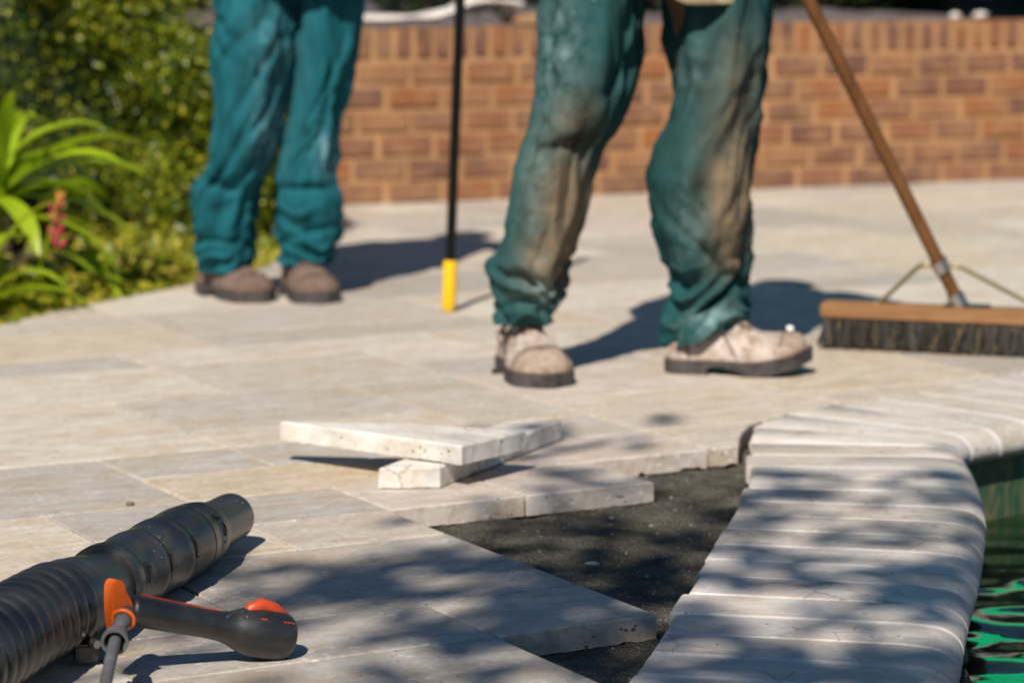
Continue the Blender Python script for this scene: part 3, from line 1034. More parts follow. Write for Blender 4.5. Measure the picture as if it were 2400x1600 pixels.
# green parasol, added out of view to put emerald reflections into the pool ripples
par = empty('added_parasol', (2.40, 12.05, 0.60))
tag(par, 'unseen emerald parasol added behind the wall to colour the pool reflections', 'parasol')
mb = MB()
rim = []
for ring, (r_, z_) in enumerate([(0.03, 1.75), (0.65, 1.30), (1.15, 0.75), (1.18, 0.45)]):
    for k in range(8):
        a = 2 * math.pi * k / 8 + 0.39
        rim.append((math.cos(a) * r_, math.sin(a) * r_, z_))
mb.add(rim, [(r_ * 8 + k, r_ * 8 + (k + 1) % 8, (r_ + 1) * 8 + (k + 1) % 8, (r_ + 1) * 8 + k)[::-1] for r_ in range(3) for k in range(8)])
mb.build('canopy', M['emerald'], par)
MB().tube([(0, 0, -0.1), (0, 0, 1.78)], 0.02, 10).build('pole', M['bark'], par, 40)

# ------------------------------------------------------------------ things on top of the wall
cv = MB()
pth = cr([(-0.62, 10.16, 0.640), (-0.42, 10.22, 0.645), (-0.30, 10.26, 0.650), (-0.22, 10.28, 0.672), (-0.16, 10.30, 0.700), (-0.08, 10.34, 0.705), (0.02, 10.37, 0.690)], 30)
sec = []
for i, p in enumerate(pth):
    t = (pth[min(i + 1, 29)] - pth[max(i - 1, 0)]).normalized()
    side = Vector((-t.y, t.x, 0)).normalized()
    nn = t.cross(side)
    wd, th = 0.085, 0.013 + 0.004 * math.sin(i * 0.7)
    ring = []
    for k in range(14):
        a = 2 * math.pi * k / 14
        q = p + side * math.cos(a) * wd + nn * math.sin(a) * th + Vector((0, 0, 0.004 * noise.noise(Vector((i * .4, k * .9, 2)))))
        ring.append(tuple(q - Vector((-0.3, 10.26, 0.63))))
    sec.append(ring)
v, f = loft(sec)
pc = mesh('folded_canvas', v, f, M['pale_canvas'])
pc.location = (-0.3, 10.26, 0.63)
autosmooth(pc, 60)
tag(pc, 'pale folded canvas strip lying on top of the brick wall', 'canvas')
bd = MB(); bd.box((0, 0, 0), (0.46, 0.16, 0.032), None, 0.004)
bo = bd.build('plank', M['plank'])
pwp, dwp = wpos(2.03)
bo.location = (0.20, 10.46, WH + 0.022); bo.rotation_euler = (0, 0.0, math.atan2(dwp.y, dwp.x))
tag(bo, 'short tan wooden board on top of the wall right of the black pole', 'board')
def lump(name, r, m, seed, sq=(1, 1, 1), sub=2, parent=None):
    bm = bmesh.new(); bmesh.ops.create_icosphere(bm, subdivisions=sub, radius=1)
    for q in bm.verts:
        k = 1 + 0.35 * noise.noise(q.co * 1.3 + Vector((seed * 7.1, seed * 3.3, 0)))
        q.co = Vector((q.co.x * sq[0], q.co.y * sq[1], q.co.z * sq[2])) * r * k
    me = bpy.data.meshes.new(name); bm.to_mesh(me); bm.free()
    o = link(name, me, m, parent, True)
    return o
for k, (x, y, z, r, lab) in enumerate([(1.70, 11.03, 0.632, 0.020, 'left one of two white pebbles on the wall top at the right'), (1.80, 11.065, 0.634, 0.023, 'right one of two white pebbles on the wall top at the right')]):
    o = lump('white_pebble', r, M['pale_canvas'], k + 3, (1.4, 0.9, 0.7), 1)
    o.location = (x, y, z)
    tag(o, lab, 'pebble', 'white pebbles on the wall')

# ------------------------------------------------------------------ loose slabs
def slab(name, pts4, thick, label, seed, m):
    """four bottom corners (3d) ccw -> slab with rough saw-cut edges"""
    B = [Vector(p) for p in pts4]
    c = sum(B, Vector()) / 4
    ex = (B[1] - B[0]).normalized()
    nz = ex.cross(B[3] - B[0]).normalized()
    ey = nz.cross(ex)
    Rm = Matrix((ex, ey, nz)).transposed()
    lp = [Vector(((b - c).dot(ex), (b - c).dot(ey))) for b in B]
    v, f = prism(lp, thick, 0.0025, 0.0009, seed, 0.0022)
    o = mesh(name, v, f, m)
    o.matrix_world = Matrix.Translation(c + nz * thick) @ Rm.to_4x4()
    tag(o, label, 'stone slab', 'loose slabs on the patio')
    return o
slab('loose_slab', [(-0.225, 4.751, 0.002), (-0.122, 4.763, 0.002), (0.091, 5.236, 0.002), (-0.012, 5.224, 0.002)], 0.036, 'narrow pale stone strip lying flat under a tilted slab', 41, M['slab'])
slab('loose_slab', [(-0.412, 5.010, 0.040), (-0.085, 4.760, 0.0405), (0.024, 4.910, 0.0410), (-0.180, 4.985, 0.0405)], 0.034, 'pale rectangular stone slab resting tilted on a narrow strip', 43, M['slab'])

# ------------------------------------------------------------------ people
def ring_pts(cx, cy, z, rx, ry, seg, sq=2.0):
    out = []
    for k in range(seg):
        a = 2 * math.pi * k / seg
        c, s_ = math.cos(a), math.sin(a)
        e = 2.0 / sq
        out.append(Vector((cx + rx * math.copysign(abs(c) ** e, c), cy + ry * math.copysign(abs(s_) ** e, s_), z)))
    return out

WEDGE_POLY = [(-1.0, 0.05), (-0.62, -0.92), (0.30, -1.16), (1.0, 0.30), (0.35, 1.08), (-0.6, 0.98)]
def wedge_radius(seg):
    """cross-section of a pressed trouser leg: radius by angle, slightly softened"""
    out = []
    P = WEDGE_POLY
    for k in range(seg):
        a = 2 * math.pi * k / seg
        d = Vector((math.cos(a), math.sin(a)))
        best = 1.0
        for p, q in zip(P, P[1:] + P[:1]):
            p = Vector(p); e = Vector(q) - p
            den = d.x * e.y - d.y * e.x
            if abs(den) < 1e-9: continue
            t = (p.x * e.y - p.y * e.x) / den
            u = (p.x * d.y - p.y * d.x) / den
            if t > 0 and -1e-6 <= u <= 1 + 1e-6: best = t
        out.append(best)
    w = max(1, seg // 26)
    return [sum(out[(k + j) % seg] for j in range(-w, w + 1)) / (2 * w + 1) for k in range(seg)]

def leg(mb, rows, seed, side, bunch=1.0, creases=(), hem_tilt=0.0, depth=1.08, seg=96, nr=190, wedge=0.5):
    """trouser leg: rows (z, cx, half width, cy) from top to hem"""
    S = cr([(z, cx, hw, cy) for z, cx, hw, cy in rows][0:1] and [(z, cx, hw) for z, cx, hw, cy in rows], nr)
    Y = cr([(z, cy, 0) for z, cx, hw, cy in rows], nr)
    zt, zb = rows[0][0], rows[-1][0]
    b = len(mb.v)
    o = Vector((seed * 13.7, seed * 5.1, seed * 2.9))
    WR = wedge_radius(seg)
    for i in range(nr):
        z, cx, hw = S[i]; cy = Y[i].y
        h = z - zb                                   # height above the hem
        low = math.exp(-(h / 0.16) ** 2)             # stacking folds above the shoe
        mid = 1 - low
        for k in range(seg):
            a = 2 * math.pi * k / seg
            c, s_ = math.cos(a), math.sin(a)
            # diagonal drapes
            q = Vector((c * 1.1, s_ * 1.1, z * 5.0 + 0.9 * a * side * 0.35)) + o
            n1 = noise.noise(Vector((c * 1.4 + s_ * side * 0.6, s_ * 1.4, z * 4.2 + c * side * 1.1)) + o)
            n1 = (1 - abs(n1) * 2.2)
            n2 = 1 - 2.2 * abs(noise.noise(Vector((c * 0.8, s_ * 0.8, z * 25 + c * side * 0.9 + noise.noise(Vector((c, s_, z * 5)) + o) * 1.5)) + o))
            n3 = noise.noise(Vector((c * 3, s_ * 3, z * 11)) + o * 2)
            d = 0.022 * mid * (n1 - 0.35) + 0.026 * bunch * low * (n2 - 0.3) + 0.0035 * n3
            d += hw * (WR[k] - 1.04) * wedge * (0.35 + 0.65 * sstep(0.10, 0.40, h))
            d -= 0.0022 * math.exp(-((h - 0.024) / 0.003) ** 2)
            n4 = noise.noise(Vector((c * 1.7 - s_ * side * 1.2, s_ * 1.7, z * 7 + c * side * 2.0)) + o * 3)
            d -= 0.0085 * max(0.0, 1 - abs(n4) * 5.0) ** 1.3 * (0.4 + 0.6 * mid)
            for (z0, a0, slope, amp, wid, aw) in creases:
                da = (a - a0 + math.pi) % (2 * math.pi) - math.pi
                d += amp * math.exp(-((z - z0 - slope * da) / wid) ** 2) * math.exp(-(da / aw) ** 2)
            # front crease pressed in
            rx = hw + d; ry = hw * depth + d
            zz = z + hem_tilt * c * math.exp(-(h / 0.05) ** 2)
            mb.v.append((cx + rx * c, cy + ry * s_, zz))
    for i in range(nr - 1):
        for k in range(seg):
            k2 = (k + 1) % seg
            mb.f.append((b + i * seg + k, b + (i + 1) * seg + k, b + (i + 1) * seg + k2, b + i * seg + k2))
    # hem turned inwards
    t = len(mb.v); last = b + (nr - 1) * seg
    z, cx, hw = S[-1]; cy = Y[-1].y
    for k in range(seg):
        p = mb.v[last + k]
        mb.v.append((cx + (p[0] - cx) * 0.93, cy + (p[1] - cy) * 0.93, p[2] + 0.004))
    for k in range(seg):
        p = mb.v[last + k]
        mb.v.append((cx + (p[0] - cx) * 0.9, cy + (p[1] - cy) * 0.9, p[2] + 0.06))
    for q in range(2):
        A = last if q == 0 else t; B = t if q == 0 else t + seg
        for k in range(seg):
            k2 = (k + 1) % seg
            mb.f.append((A + k, B + k, B + k2, A + k2))

def stain_attr(o, fn):
    me = o.data
    at = me.color_attributes.new('stain', 'FLOAT_COLOR', 'POINT')
    d = np.zeros((len(me.vertices), 4), np.float32)
    for i, v_ in enumerate(me.vertices):
        d[i, :3] = fn(v_.co); d[i, 3] = 1
    at.data.foreach_set('color', d.ravel())

def skin_body(root, J, E, name='body'):
    """continuous body: J joint -> (pos, radius), E edges; grown with a skin modifier"""
    names = list(J)
    me = bpy.data.meshes.new(name)
    me.from_pydata([tuple(J[k][0]) for k in names], [(names.index(a), names.index(b)) for a, b in E], [])
    me.update()
    o = link(name, me, M['skin'], root)
    sk = o.modifiers.new('skin', 'SKIN')
    if not me.skin_vertices: me.skin_vertices.new()
    for i, k in enumerate(names):
        r_ = J[k][1]
        me.skin_vertices[0].data[i].radius = (r_, r_)
        me.skin_vertices[0].data[i].use_root = (k == 'pelvis')
    sk.use_smooth_shade = True
    ss = o.modifiers.new('sub', 'SUBSURF'); ss.levels = 1; ss.render_levels = 2
    return o

def shoe(root, name, loc, yaw, m_up, L=0.305, tilt=0.0, brown=False, label=None, spring=0.0):
    """laced work shoe, toe along local +x, heel at 0"""
    W = 0.062 if not brown else 0.058
    N, SEG = 40, 28
    secs = []
    def hw(x):      # half width along the length
        t = x / L
        return W * (0.62 + 0.38 * sstep(0.25, 0.68, t)) * (1 - 0.9 * max(0, (t - 0.80) / 0.2) ** 2.6) * (1 - 0.55 * max(0, (0.10 - t) / 0.10) ** 2.2)
    def top(x):
        t = x / L
        return interp([(0.0, 0.082), (0.10, 0.095), (0.24, 0.118), (0.34, 0.136), (0.46, 0.118), (0.58, 0.098), (0.70, 0.084), (0.82, 0.078), (0.92, 0.067), (0.975, 0.046), (1.0, 0.026)], t) * (0.9 if brown else 1.0)
    def lift(x): return spring * max(0, (x / L - 0.55) / 0.45) ** 1.7
    for i in range(N):
        x = L * (0.004 + 0.992 * i / (N - 1))
        w, h = hw(x), top(x)
        r_ = []
        for k in range(SEG):
            a = math.pi * k / (SEG - 1)
            c, s_ = math.cos(a), math.sin(a)
            e = 2 / (2.5 if x / L > 0.55 else 2.2)
            ww = w * (1 - (0.26 if x / L < 0.5 else 0.05) * s_ ** 2)
            yy = ww * math.copysign(abs(c) ** e, c) * (1.05 if s_ < 0.35 else 1.0)
            zz = 0.028 + (h - 0.028) * abs(s_) ** e
            cr2 = 0.0022 * math.sin(x * 210) * sstep(0.52, 0.60, x / L) * (1 - sstep(0.68, 0.75, x / L)) * s_
            nz = 0.0022 * noise.noise(Vector((x * 40, yy * 40, zz * 40 + (3 if brown else 0))))
            r_.append((x, yy + nz, zz + cr2 + nz + lift(x)))
        secs.append(r_)
    v = [p for s_ in secs for p in s_]
    f = [(i * SEG + k, i * SEG + k + 1, (i + 1) * SEG + k + 1, (i + 1) * SEG + k) for i in range(N - 1) for k in range(SEG - 1)]
    f.append(tuple(range(SEG))); f.append(tuple((N - 1) * SEG + k for k in range(SEG))[::-1])
    sh = mesh(name, v, f, m_up, root, True)
    sh.location = loc; sh.rotation_euler = (0, tilt, yaw)
    # sole: outline offset outwards
    def outline(off):
        o_ = []
        for i in range(26):
            x = -off + (L + 2 * off) * i / 25
            xx = min(max(x, L * 0.012), L * 0.985)
            wv = hw(xx) + off
            if i in (0, 25): wv *= 0.45
            o_.append((x, wv))
        return [(x, y) for x, y in o_] + [(x, -y) for x, y in o_[::-1]]
    def sole_part(nm, z0, z1, off, m, xa=-1, xb=2):
        P = [(min(max(x, xa * L), xb * L), y) for x, y in outline(off)]
        n = len(P)
        v = [(x, y, z0(x) + lift(x)) for x, y in P] + [(x, y, z1(x) + lift(x)) for x, y in P]
        f = [((k + 1) % n, k, n + k, n + (k + 1) % n)[::-1] for k in range(n)]
        # strips across instead of an n-gon so that the curved sole stays clean
        h_ = n // 2
        for lay in (0, n):
            for k in range(h_ - 1):
                q = (lay + k, lay + k + 1, lay + n - 2 - k, lay + n - 1 - k)
                f.append(q if lay == 0 else q[::-1])
        o = mesh(nm, v, f, m, sh)
        bm = bmesh.new(); bm.from_mesh(o.data); bmesh.ops.remove_doubles(bm, verts=bm.verts, dist=1e-5); bmesh.ops.recalc_face_normals(bm, faces=bm.faces); bm.to_mesh(o.data); bm.free()
        return o
    sole_part('sole', lambda x: 0.0125 - 0.0125 * sstep(0.44, 0.62, x / L) + 0.007 * sstep(0.28, 0.33, x / L) * (1 - sstep(0.36, 0.50, x / L)), lambda x: 0.0285, 0.006, M['sole'])
    sole_part('welt', lambda x: 0.0278, lambda x: 0.0330, 0.0042, M['sole_rim'])
    sole_part('heel', lambda x: 0.0, lambda x: 0.0130, 0.0055, M['sole'], -1, 0.29)
    # rim at the ankle, tongue, laces
    rm = MB()
    loop_ = []
    for k in range(25):
        a = 2 * math.pi * k / 24
        x = L * 0.175 + L * 0.155 * math.cos(a); y = W * 0.56 * math.sin(a)
        loop_.append((x, y, top(x) - 0.004 - 0.012 * abs(math.sin(a))))
    rm.tube(loop_, 0.005, 8, False)
    rm.build('ankle_rim', M['lace'] if not brown else m_up, sh, 60)
    tg = MB()
    tp = [(L * 0.33, 0, top(L * 0.33) + 0.006), (L * 0.42, 0, top(L * 0.42) + 0.005), (L * 0.54, 0, top(L * 0.54) + 0.004), (L * 0.60, 0, top(L * 0.60))]
    tg.tube(tp, [0.022, 0.021, 0.019, 0.012], 12, True, [0.22] * 4)
    tg.build('tongue', m_up, sh, 60)
    lc = MB()
    for k in range(4):
        x = L * (0.36 + 0.058 * k)
        for sg in (-1, 1):
            lc.tube([(x, -0.024 * sg, top(x) - 0.004), (x + 0.006, 0, top(x + 0.006) + 0.010), (x + 0.014, 0.024 * sg, top(x + 0.014) - 0.004)], 0.0034, 6)
    lc.build('lace', M['lace'], sh, 60)
    for sg in (-1, 1):
        qs = MB()
        qs.tube([(x, sg * hw(x) * (1.02 if z < 0.06 else 0.97 - 0.3 * sstep(0.06, 0.12, z)), z) for x, z in ((L * 0.50, 0.034), (L * 0.47, 0.055), (L * 0.42, 0.078), (L * 0.38, 0.098))], 0.0022, 6)
        qs.build('quarter_seam', M['lace'], sh, 60)
        hs = MB()
        hs.tube([(x, sg * hw(x) * 1.02, z) for x, z in ((L * 0.16, 0.034), (L * 0.15, 0.06), (L * 0.10, 0.085))], 0.0020, 6)
        hs.build('heel_seam', M['lace'], sh, 60)
    tc = MB()
    pts_ = []
    for k in range(17):
        a = -1.15 + 2.3 * k / 16
        x = L * 0.80 - 0.02 + L * 0.03 * math.cos(a); y = hw(L * 0.78) * math.sin(a) * 0.98
        pts_.append((L * 0.775 + 0.012 * math.cos(a * 1.2), hw(L * 0.775) * 1.0 * math.sin(a * 1.25), 0.030 + (top(L * 0.775) - 0.0295) * max(0.02, math.cos(a * 1.25)) ** 0.8 + lift(L * .78)))
    tc.tube(pts_, 0.0024, 6)
    tc.build('toe_seam', M['lace'], sh, 60)
    return sh

def jacket(root, m, cx, cy, hem, top_z, shoulders, arms, wx=0.20, wy=0.15):
    """long work jacket: torso and two sleeves"""
    mb = MB()
    secs = []
    NR, SEG = 40, 64
    for i in range(NR):
        t = i / (NR - 1)
        z = top_z + (0.80 - top_z) * t
        k = interp([(0.0, 0.42), (0.06, 0.80), (0.16, 1.0), (0.5, 0.93), (0.72, 0.96), (1.0, 1.04)], t)
        ky = interp([(0.0, 0.5), (0.06, 0.8), (0.16, 0.95), (0.5, 0.95), (1.0, 1.06)], t)
        r_ = []
        for p in range(SEG):
            a = 2 * math.pi * p / SEG
            c, s_ = math.cos(a), math.sin(a)
            d = 0.006 * noise.noise(Vector((c * 2, s_ * 2, z * 6))) * (0.3 + t)
            x = cx + (wx * k + d) * c; y = cy + (wy * ky + d) * s_
            zz = z if t < 0.8 else z + (hem(x) - 0.80) * (t - 0.8) / 0.2
            r_.append((x, y, zz))
        secs.append(r_)
    v = [p for s_ in secs for p in s_]
    f = [(i * SEG + k, (i + 1) * SEG + k, (i + 1) * SEG + (k + 1) % SEG, i * SEG + (k + 1) % SEG) for i in range(NR - 1) for k in range(SEG)]
    f.append(tuple(range(SEG)))
    b = len(v); L0 = (NR - 1) * SEG
    v += [(cx + (p[0] - cx) * 0.95, cy + (p[1] - cy) * 0.95, p[2] + 0.05) for p in v[L0:L0 + SEG]]
    v += [(cx + (p[0] - cx) * 0.975, cy + (p[1] - cy) * 0.975, p[2] - 0.003) for p in v[L0:L0 + SEG]]
    f += [(L0 + k, b + SEG + k, b + SEG + (k + 1) % SEG, L0 + (k + 1) % SEG) for k in range(SEG)]
    f += [(b + SEG + k, b + k, b + (k + 1) % SEG, b + SEG + (k + 1) % SEG) for k in range(SEG)]
    mb.add(v, f)
    for arm in arms:
        pth = cr(arm, 26)
        mb.tube(pth, [0.072 - 0.027 * (i / 25) + 0.004 * math.sin(i * 1.9) for i in range(26)], 20)
    return mb.build('jacket', m, root, 60)

def hand(J, E, tag_, wrist, palm, fwd, side, up):
    """palm and five fingers of unequal length, curled round a pole"""
    J[tag_ + 'palm'] = (palm, 0.026)
    E.append((wrist, tag_ + 'palm'))
    p = Vector(palm); f = Vector(fwd); s_ = Vector(side); u = Vector(up)
    for k, ln in enumerate((0.052, 0.062, 0.057, 0.045)):
        b = p + s_ * (-0.027 + 0.018 * k) + f * 0.035
        J['%sf%da' % (tag_, k)] = (b, 0.010)
        J['%sf%db' % (tag_, k)] = (b + f * ln * 0.6 - u * 0.012, 0.009)
        J['%sf%dc' % (tag_, k)] = (b + f * ln * 0.55 - u * 0.042, 0.008)
        E += [(tag_ + 'palm', '%sf%da' % (tag_, k)), ('%sf%da' % (tag_, k), '%sf%db' % (tag_, k)), ('%sf%db' % (tag_, k), '%sf%dc' % (tag_, k))]
    b = p - s_ * 0.03
    J[tag_ + 'ta'] = (b - u * 0.012, 0.011); J[tag_ + 'tb'] = (b + f * 0.03 - s_ * 0.012 - u * 0.03, 0.009)
    E += [(tag_ + 'palm', tag_ + 'ta'), (tag_ + 'ta', tag_ + 'tb')]

def head(root, c, yaw, cap=True):
    """head with brow, nose, mouth, chin and ears, and a cloth cap"""
    bm = bmesh.new(); bmesh.ops.create_uvsphere(bm, u_segments=40, v_segments=28, radius=1)
    for q in bm.verts:
        x, y, z = q.co
        p = Vector((x * 0.076, y * 0.094, z * 0.115))
        if z < -0.2: p.x *= 1 - 0.35 * (-z - 0.2); p.y = p.y * (1 - 0.25 * (-z - 0.2))
        if y < 0:
            fr = max(0, -y)
            p.y -= 0.020 * fr * math.exp(-(x / 0.16) ** 2) * math.exp(-((z + 0.12) / 0.16) ** 2)      # nose
            p.y += 0.010 * fr * math.exp(-((abs(x) - 0.40) / 0.17) ** 2) * math.exp(-((z - 0.06) / 0.11) ** 2)   # eye sockets
            p.y -= 0.007 * fr * math.exp(-(x / 0.3) ** 2) * math.exp(-((z + 0.45) / 0.06) ** 2)       # lips
            p.y -= 0.008 * fr * math.exp(-(x / 0.25) ** 2) * math.exp(-((z + 0.8) / 0.15) ** 2)       # chin
        if abs(x) > 0.85 and abs(z) < 0.28 and y > -0.2: p.x *= 1.14
        q.co = p
    me = bpy.data.meshes.new('head'); bm.to_mesh(me); bm.free()
    o = link('head', me, M['skin'], root, True)
    o.location = c; o.rotation_euler = (0, 0, yaw)
    for sx in (-1, 1):
        MB().tube([(sx * 0.030, -0.078, 0.008), (sx * 0.030, -0.088, 0.008)], [0.011, 0.004], 10).build('eye', M['plaster'], o, 60)
    cp = MB()
    secs = [[(math.cos(a) * 0.082 * r_, math.sin(a) * 0.100 * r_, z) for a in [2 * math.pi * k / 32 for k in range(32)]] for r_, z in [(1.0, 0.035), (1.01, 0.06), (0.95, 0.09), (0.72, 0.118), (0.3, 0.13)]]
    v, f = loft(secs); cp.add(v, f)
    cp.box((0, -0.135, 0.04), (0.13, 0.09, 0.008), Matrix.Rotation(0.15, 3, 'X'), 0.003)
    cp.build('cap', M['hair'], o, 60)
    return o

def gauss(p, c, s_): 
    return math.exp(-sum(((a - b) / q) ** 2 for a, b, q in zip(p, c, s_) if q))

# --- front worker
w1 = empty('person', (0.28, 6.06, 0))
tag(w1, 'person in dirt-stained teal trousers and dusty pale shoes standing with a broom', 'person', 'workers')
o1 = Vector(w1.location)
def loc1(p): return tuple(Vector(p) - o1)
FL = [(1.06, 0.245, 0.115, 6.09), (0.95, 0.20, 0.125, 6.08), (0.86, 0.182, 0.122, 6.06), (0.796, 0.175, 0.119, 6.05), (0.706, 0.169, 0.116, 6.04), (0.615, 0.153, 0.109, 6.02), (0.523, 0.127, 0.098, 6.00), (0.487, 0.108, 0.089, 6.00), (0.431, 0.096, 0.087, 6.00), (0.339, 0.074, 0.082, 6.02), (0.275, 0.056, 0.079, 6.03), (0.242, 0.037, 0.084, 6.03), (0.200, 0.036, 0.077, 6.03), (0.163, 0.033, 0.068, 6.03), (0.115, 0.028, 0.058, 6.03)]
FR = [(1.06, 0.36, 0.115, 6.11), (0.95, 0.415, 0.122, 6.12), (0.86, 0.435, 0.120, 6.12), (0.795, 0.440, 0.116, 6.12), (0.703, 0.437, 0.111, 6.11), (0.611, 0.438, 0.103, 6.10), (0.555, 0.431, 0.103, 6.09), (0.490, 0.417, 0.109, 6.09), (0.425, 0.408, 0.115, 6.09), (0.378, 0.405, 0.111, 6.10), (0.313, 0.408, 0.104, 6.11), (0.238, 0.423, 0.091, 6.12), (0.191, 0.426, 0.080, 6.12), (0.144, 0.420, 0.082, 6.12), (0.112, 0.420, 0.088, 6.12), (0.080, 0.416, 0.084, 6.12)]
mb = MB()
FRONT = -math.pi / 2
leg(mb, [(z, x - o1.x, w, y - o1.y) for z, x, w, y in FL], 1, 1, 1.0, [(0.50, FRONT, 0.02, -0.016, 0.016, 0.8), (0.235, math.pi, 0.0, 0.010, 0.02, 0.9), (0.215, FRONT - 0.2, -0.02, -0.015, 0.012, 1.0), (0.17, FRONT, 0.02, -0.012, 0.010, 0.9), (0.66, FRONT + 0.9, 0.10, -0.014, 0.025, 0.7), (0.60, FRONT - 0.9, 0.09, -0.013, 0.018, 0.6), (0.545, FRONT - 0.8, -0.06, -0.012, 0.014, 0.6)], wedge=1.0)
leg(mb, [(z, x - o1.x, w, y - o1.y) for z, x, w, y in FR], 2, -1, 1.05, [(0.25, FRONT, -0.12, -0.014, 0.02, 0.8), (0.175, FRONT + 0.4, 0.07, -0.020, 0.014, 0.9), (0.135, FRONT - 0.2, 0.06, -0.014, 0.012, 0.9), (0.33, FRONT + 0.1, 0.16, 0.008, 0.02, 0.6), (0.55, FRONT, 0.15, -0.008, 0.02, 0.7)], hem_tilt=0.030, wedge=0.45)
tro = mb.build('trousers', M['teal_dirty'], w1)
autosmooth(tro, 80)
def stains(p):
    x, y, z = p.x + o1.x, p.y + o1.y, p.z
    fr = 1.0 if y < 6.06 else 0.25
    dirt = 1.1 * gauss((x, z), (0.11, 0.38), (0.065, 0.11)) + 1.0 * gauss((x, z), (0.08, 0.25), (0.055, 0.06)) + 0.5 * gauss((x, z), (0.13, 0.56), (0.05, 0.05)) \
        + 1.15 * gauss((x, z), (0.465, 0.42), (0.062, 0.10)) + 1.0 * gauss((x, z), (0.475, 0.30), (0.05, 0.08)) + 0.4 * gauss((x, z), (0.47, 0.62), (0.06, 0.12)) + 0.07
    wht = 0.9 * gauss((x, z), (0.43, 0.115), (0.06, 0.03)) + 0.5 * gauss((x, z), (0.10, 0.70), (0.05, 0.12)) + 0.4 * gauss((x, z), (0.05, 0.40), (0.03, 0.12)) + 0.7 * gauss((x, z), (0.06, 0.20), (0.05, 0.03)) + 0.45 * gauss((x, z), (0.37, 0.33), (0.03, 0.08)) + 0.35 * gauss((x, z), (0.39, 0.66), (0.05, 0.05)) + 0.03
    dk = 1.1 * gauss((x, z), (0.135, 0.505), (0.06, 0.022)) + 0.9 * gauss((x, z), (0.15, 0.57), (0.035, 0.045)) + 0.5 * gauss((x, z), (0.10, 0.235), (0.03, 0.03)) + 0.5 * gauss((x, z), (0.48, 0.58), (0.03, 0.05)) + 0.8 * gauss((x, z), (0.50, 0.27), (0.035, 0.02)) + 0.5 * gauss((x, z), (0.515, 0.37), (0.02, 0.05))
    return (min(1, dirt) * fr, min(1, wht), min(1, dk) * fr)
stain_attr(tro, stains)
lsh = shoe(w1, 'shoe', loc1((-0.002, 6.155, 0.0)), R(-75), M['shoe_pale'], 0.315)
rsh = shoe(w1, 'shoe', loc1((0.335, 6.092, 0.0)), R(-8), M['shoe_pale'], 0.305, 0.0, spring=0.030)
pl = lump('plaster_lump', 0.008, M['plaster'], 5, (1, 1, 1), 2, rsh)
pl.location = (0.262, 0.005, 0.097)
hemf = lambda x: 0.845 - 0.055 * sstep(0.26, 0.37, x)
jacket(w1, M['khaki'], 0.30 - o1.x, 6.09 - o1.y, lambda x: hemf(x + o1.x), 1.50, None,
       [[loc1((0.13, 6.10, 1.42)), loc1((0.06, 6.02, 1.24)), loc1((0.10, 5.93, 1.13)), loc1((0.30, 5.90, 1.20)), loc1((0.40, 5.93, 1.24))], [loc1((0.48, 6.10, 1.42)), loc1((0.60, 6.12, 1.25)), loc1((0.66, 6.14, 1.14)), loc1((0.60, 6.06, 1.05)), loc1((0.56, 6.04, 1.02))]], 0.205, 0.155)
J = {'pelvis': (loc1((0.30, 6.09, 0.98)), 0.10), 'belly': (loc1((0.30, 6.09, 1.12)), 0.11), 'chest': (loc1((0.30, 6.10, 1.32)), 0.12), 'neck': (loc1((0.30, 6.09, 1.49)), 0.05), 'skull': (loc1((0.30, 6.06, 1.60)), 0.055),
     'hl': (loc1((0.20, 6.08, 0.92)), 0.085), 'kl': (loc1((0.11, 6.01, 0.50)), 0.056), 'al': (loc1((0.033, 6.06, 0.11)), 0.036), 'tl': (loc1((0.045, 5.97, 0.05)), 0.026),
     'hr': (loc1((0.40, 6.11, 0.92)), 0.085), 'kr': (loc1((0.415, 6.09, 0.50)), 0.058), 'ar': (loc1((0.405, 6.12, 0.11)), 0.036), 'tr': (loc1((0.50, 6.10, 0.05)), 0.026),
     'sl': (loc1((0.14, 6.10, 1.41)), 0.055), 'el': (loc1((0.08, 5.96, 1.16)), 0.040), 'wl': (loc1((0.40, 5.93, 1.24)), 0.028),
     'sr': (loc1((0.47, 6.10, 1.41)), 0.055), 'er': (loc1((0.66, 6.14, 1.15)), 0.040), 'wr': (loc1((0.56, 6.04, 1.02)), 0.028)}
E = [('pelvis', 'belly'), ('belly', 'chest'), ('chest', 'neck'), ('neck', 'skull'), ('pelvis', 'hl'), ('hl', 'kl'), ('kl', 'al'), ('al', 'tl'), ('pelvis', 'hr'), ('hr', 'kr'), ('kr', 'ar'), ('ar', 'tr'), ('chest', 'sl'), ('sl', 'el'), ('el', 'wl'), ('chest', 'sr'), ('sr', 'er'), ('er', 'wr')]
hand(J, E, 'L', 'wl', loc1((0.43, 5.935, 1.255)), (0.9, -0.1, 0.1), (0, -0.5, 0.85), (0.1, 0.9, 0.4))
hand(J, E, 'R', 'wr', loc1((0.54, 6.02, 1.01)), (-0.3, -0.9, 0.1), (0.3, 0, 0.95), (0.9, -0.3, 0))
skin_body(w1, J, E)
head(w1, loc1((0.30, 6.045, 1.665)), 0.25)

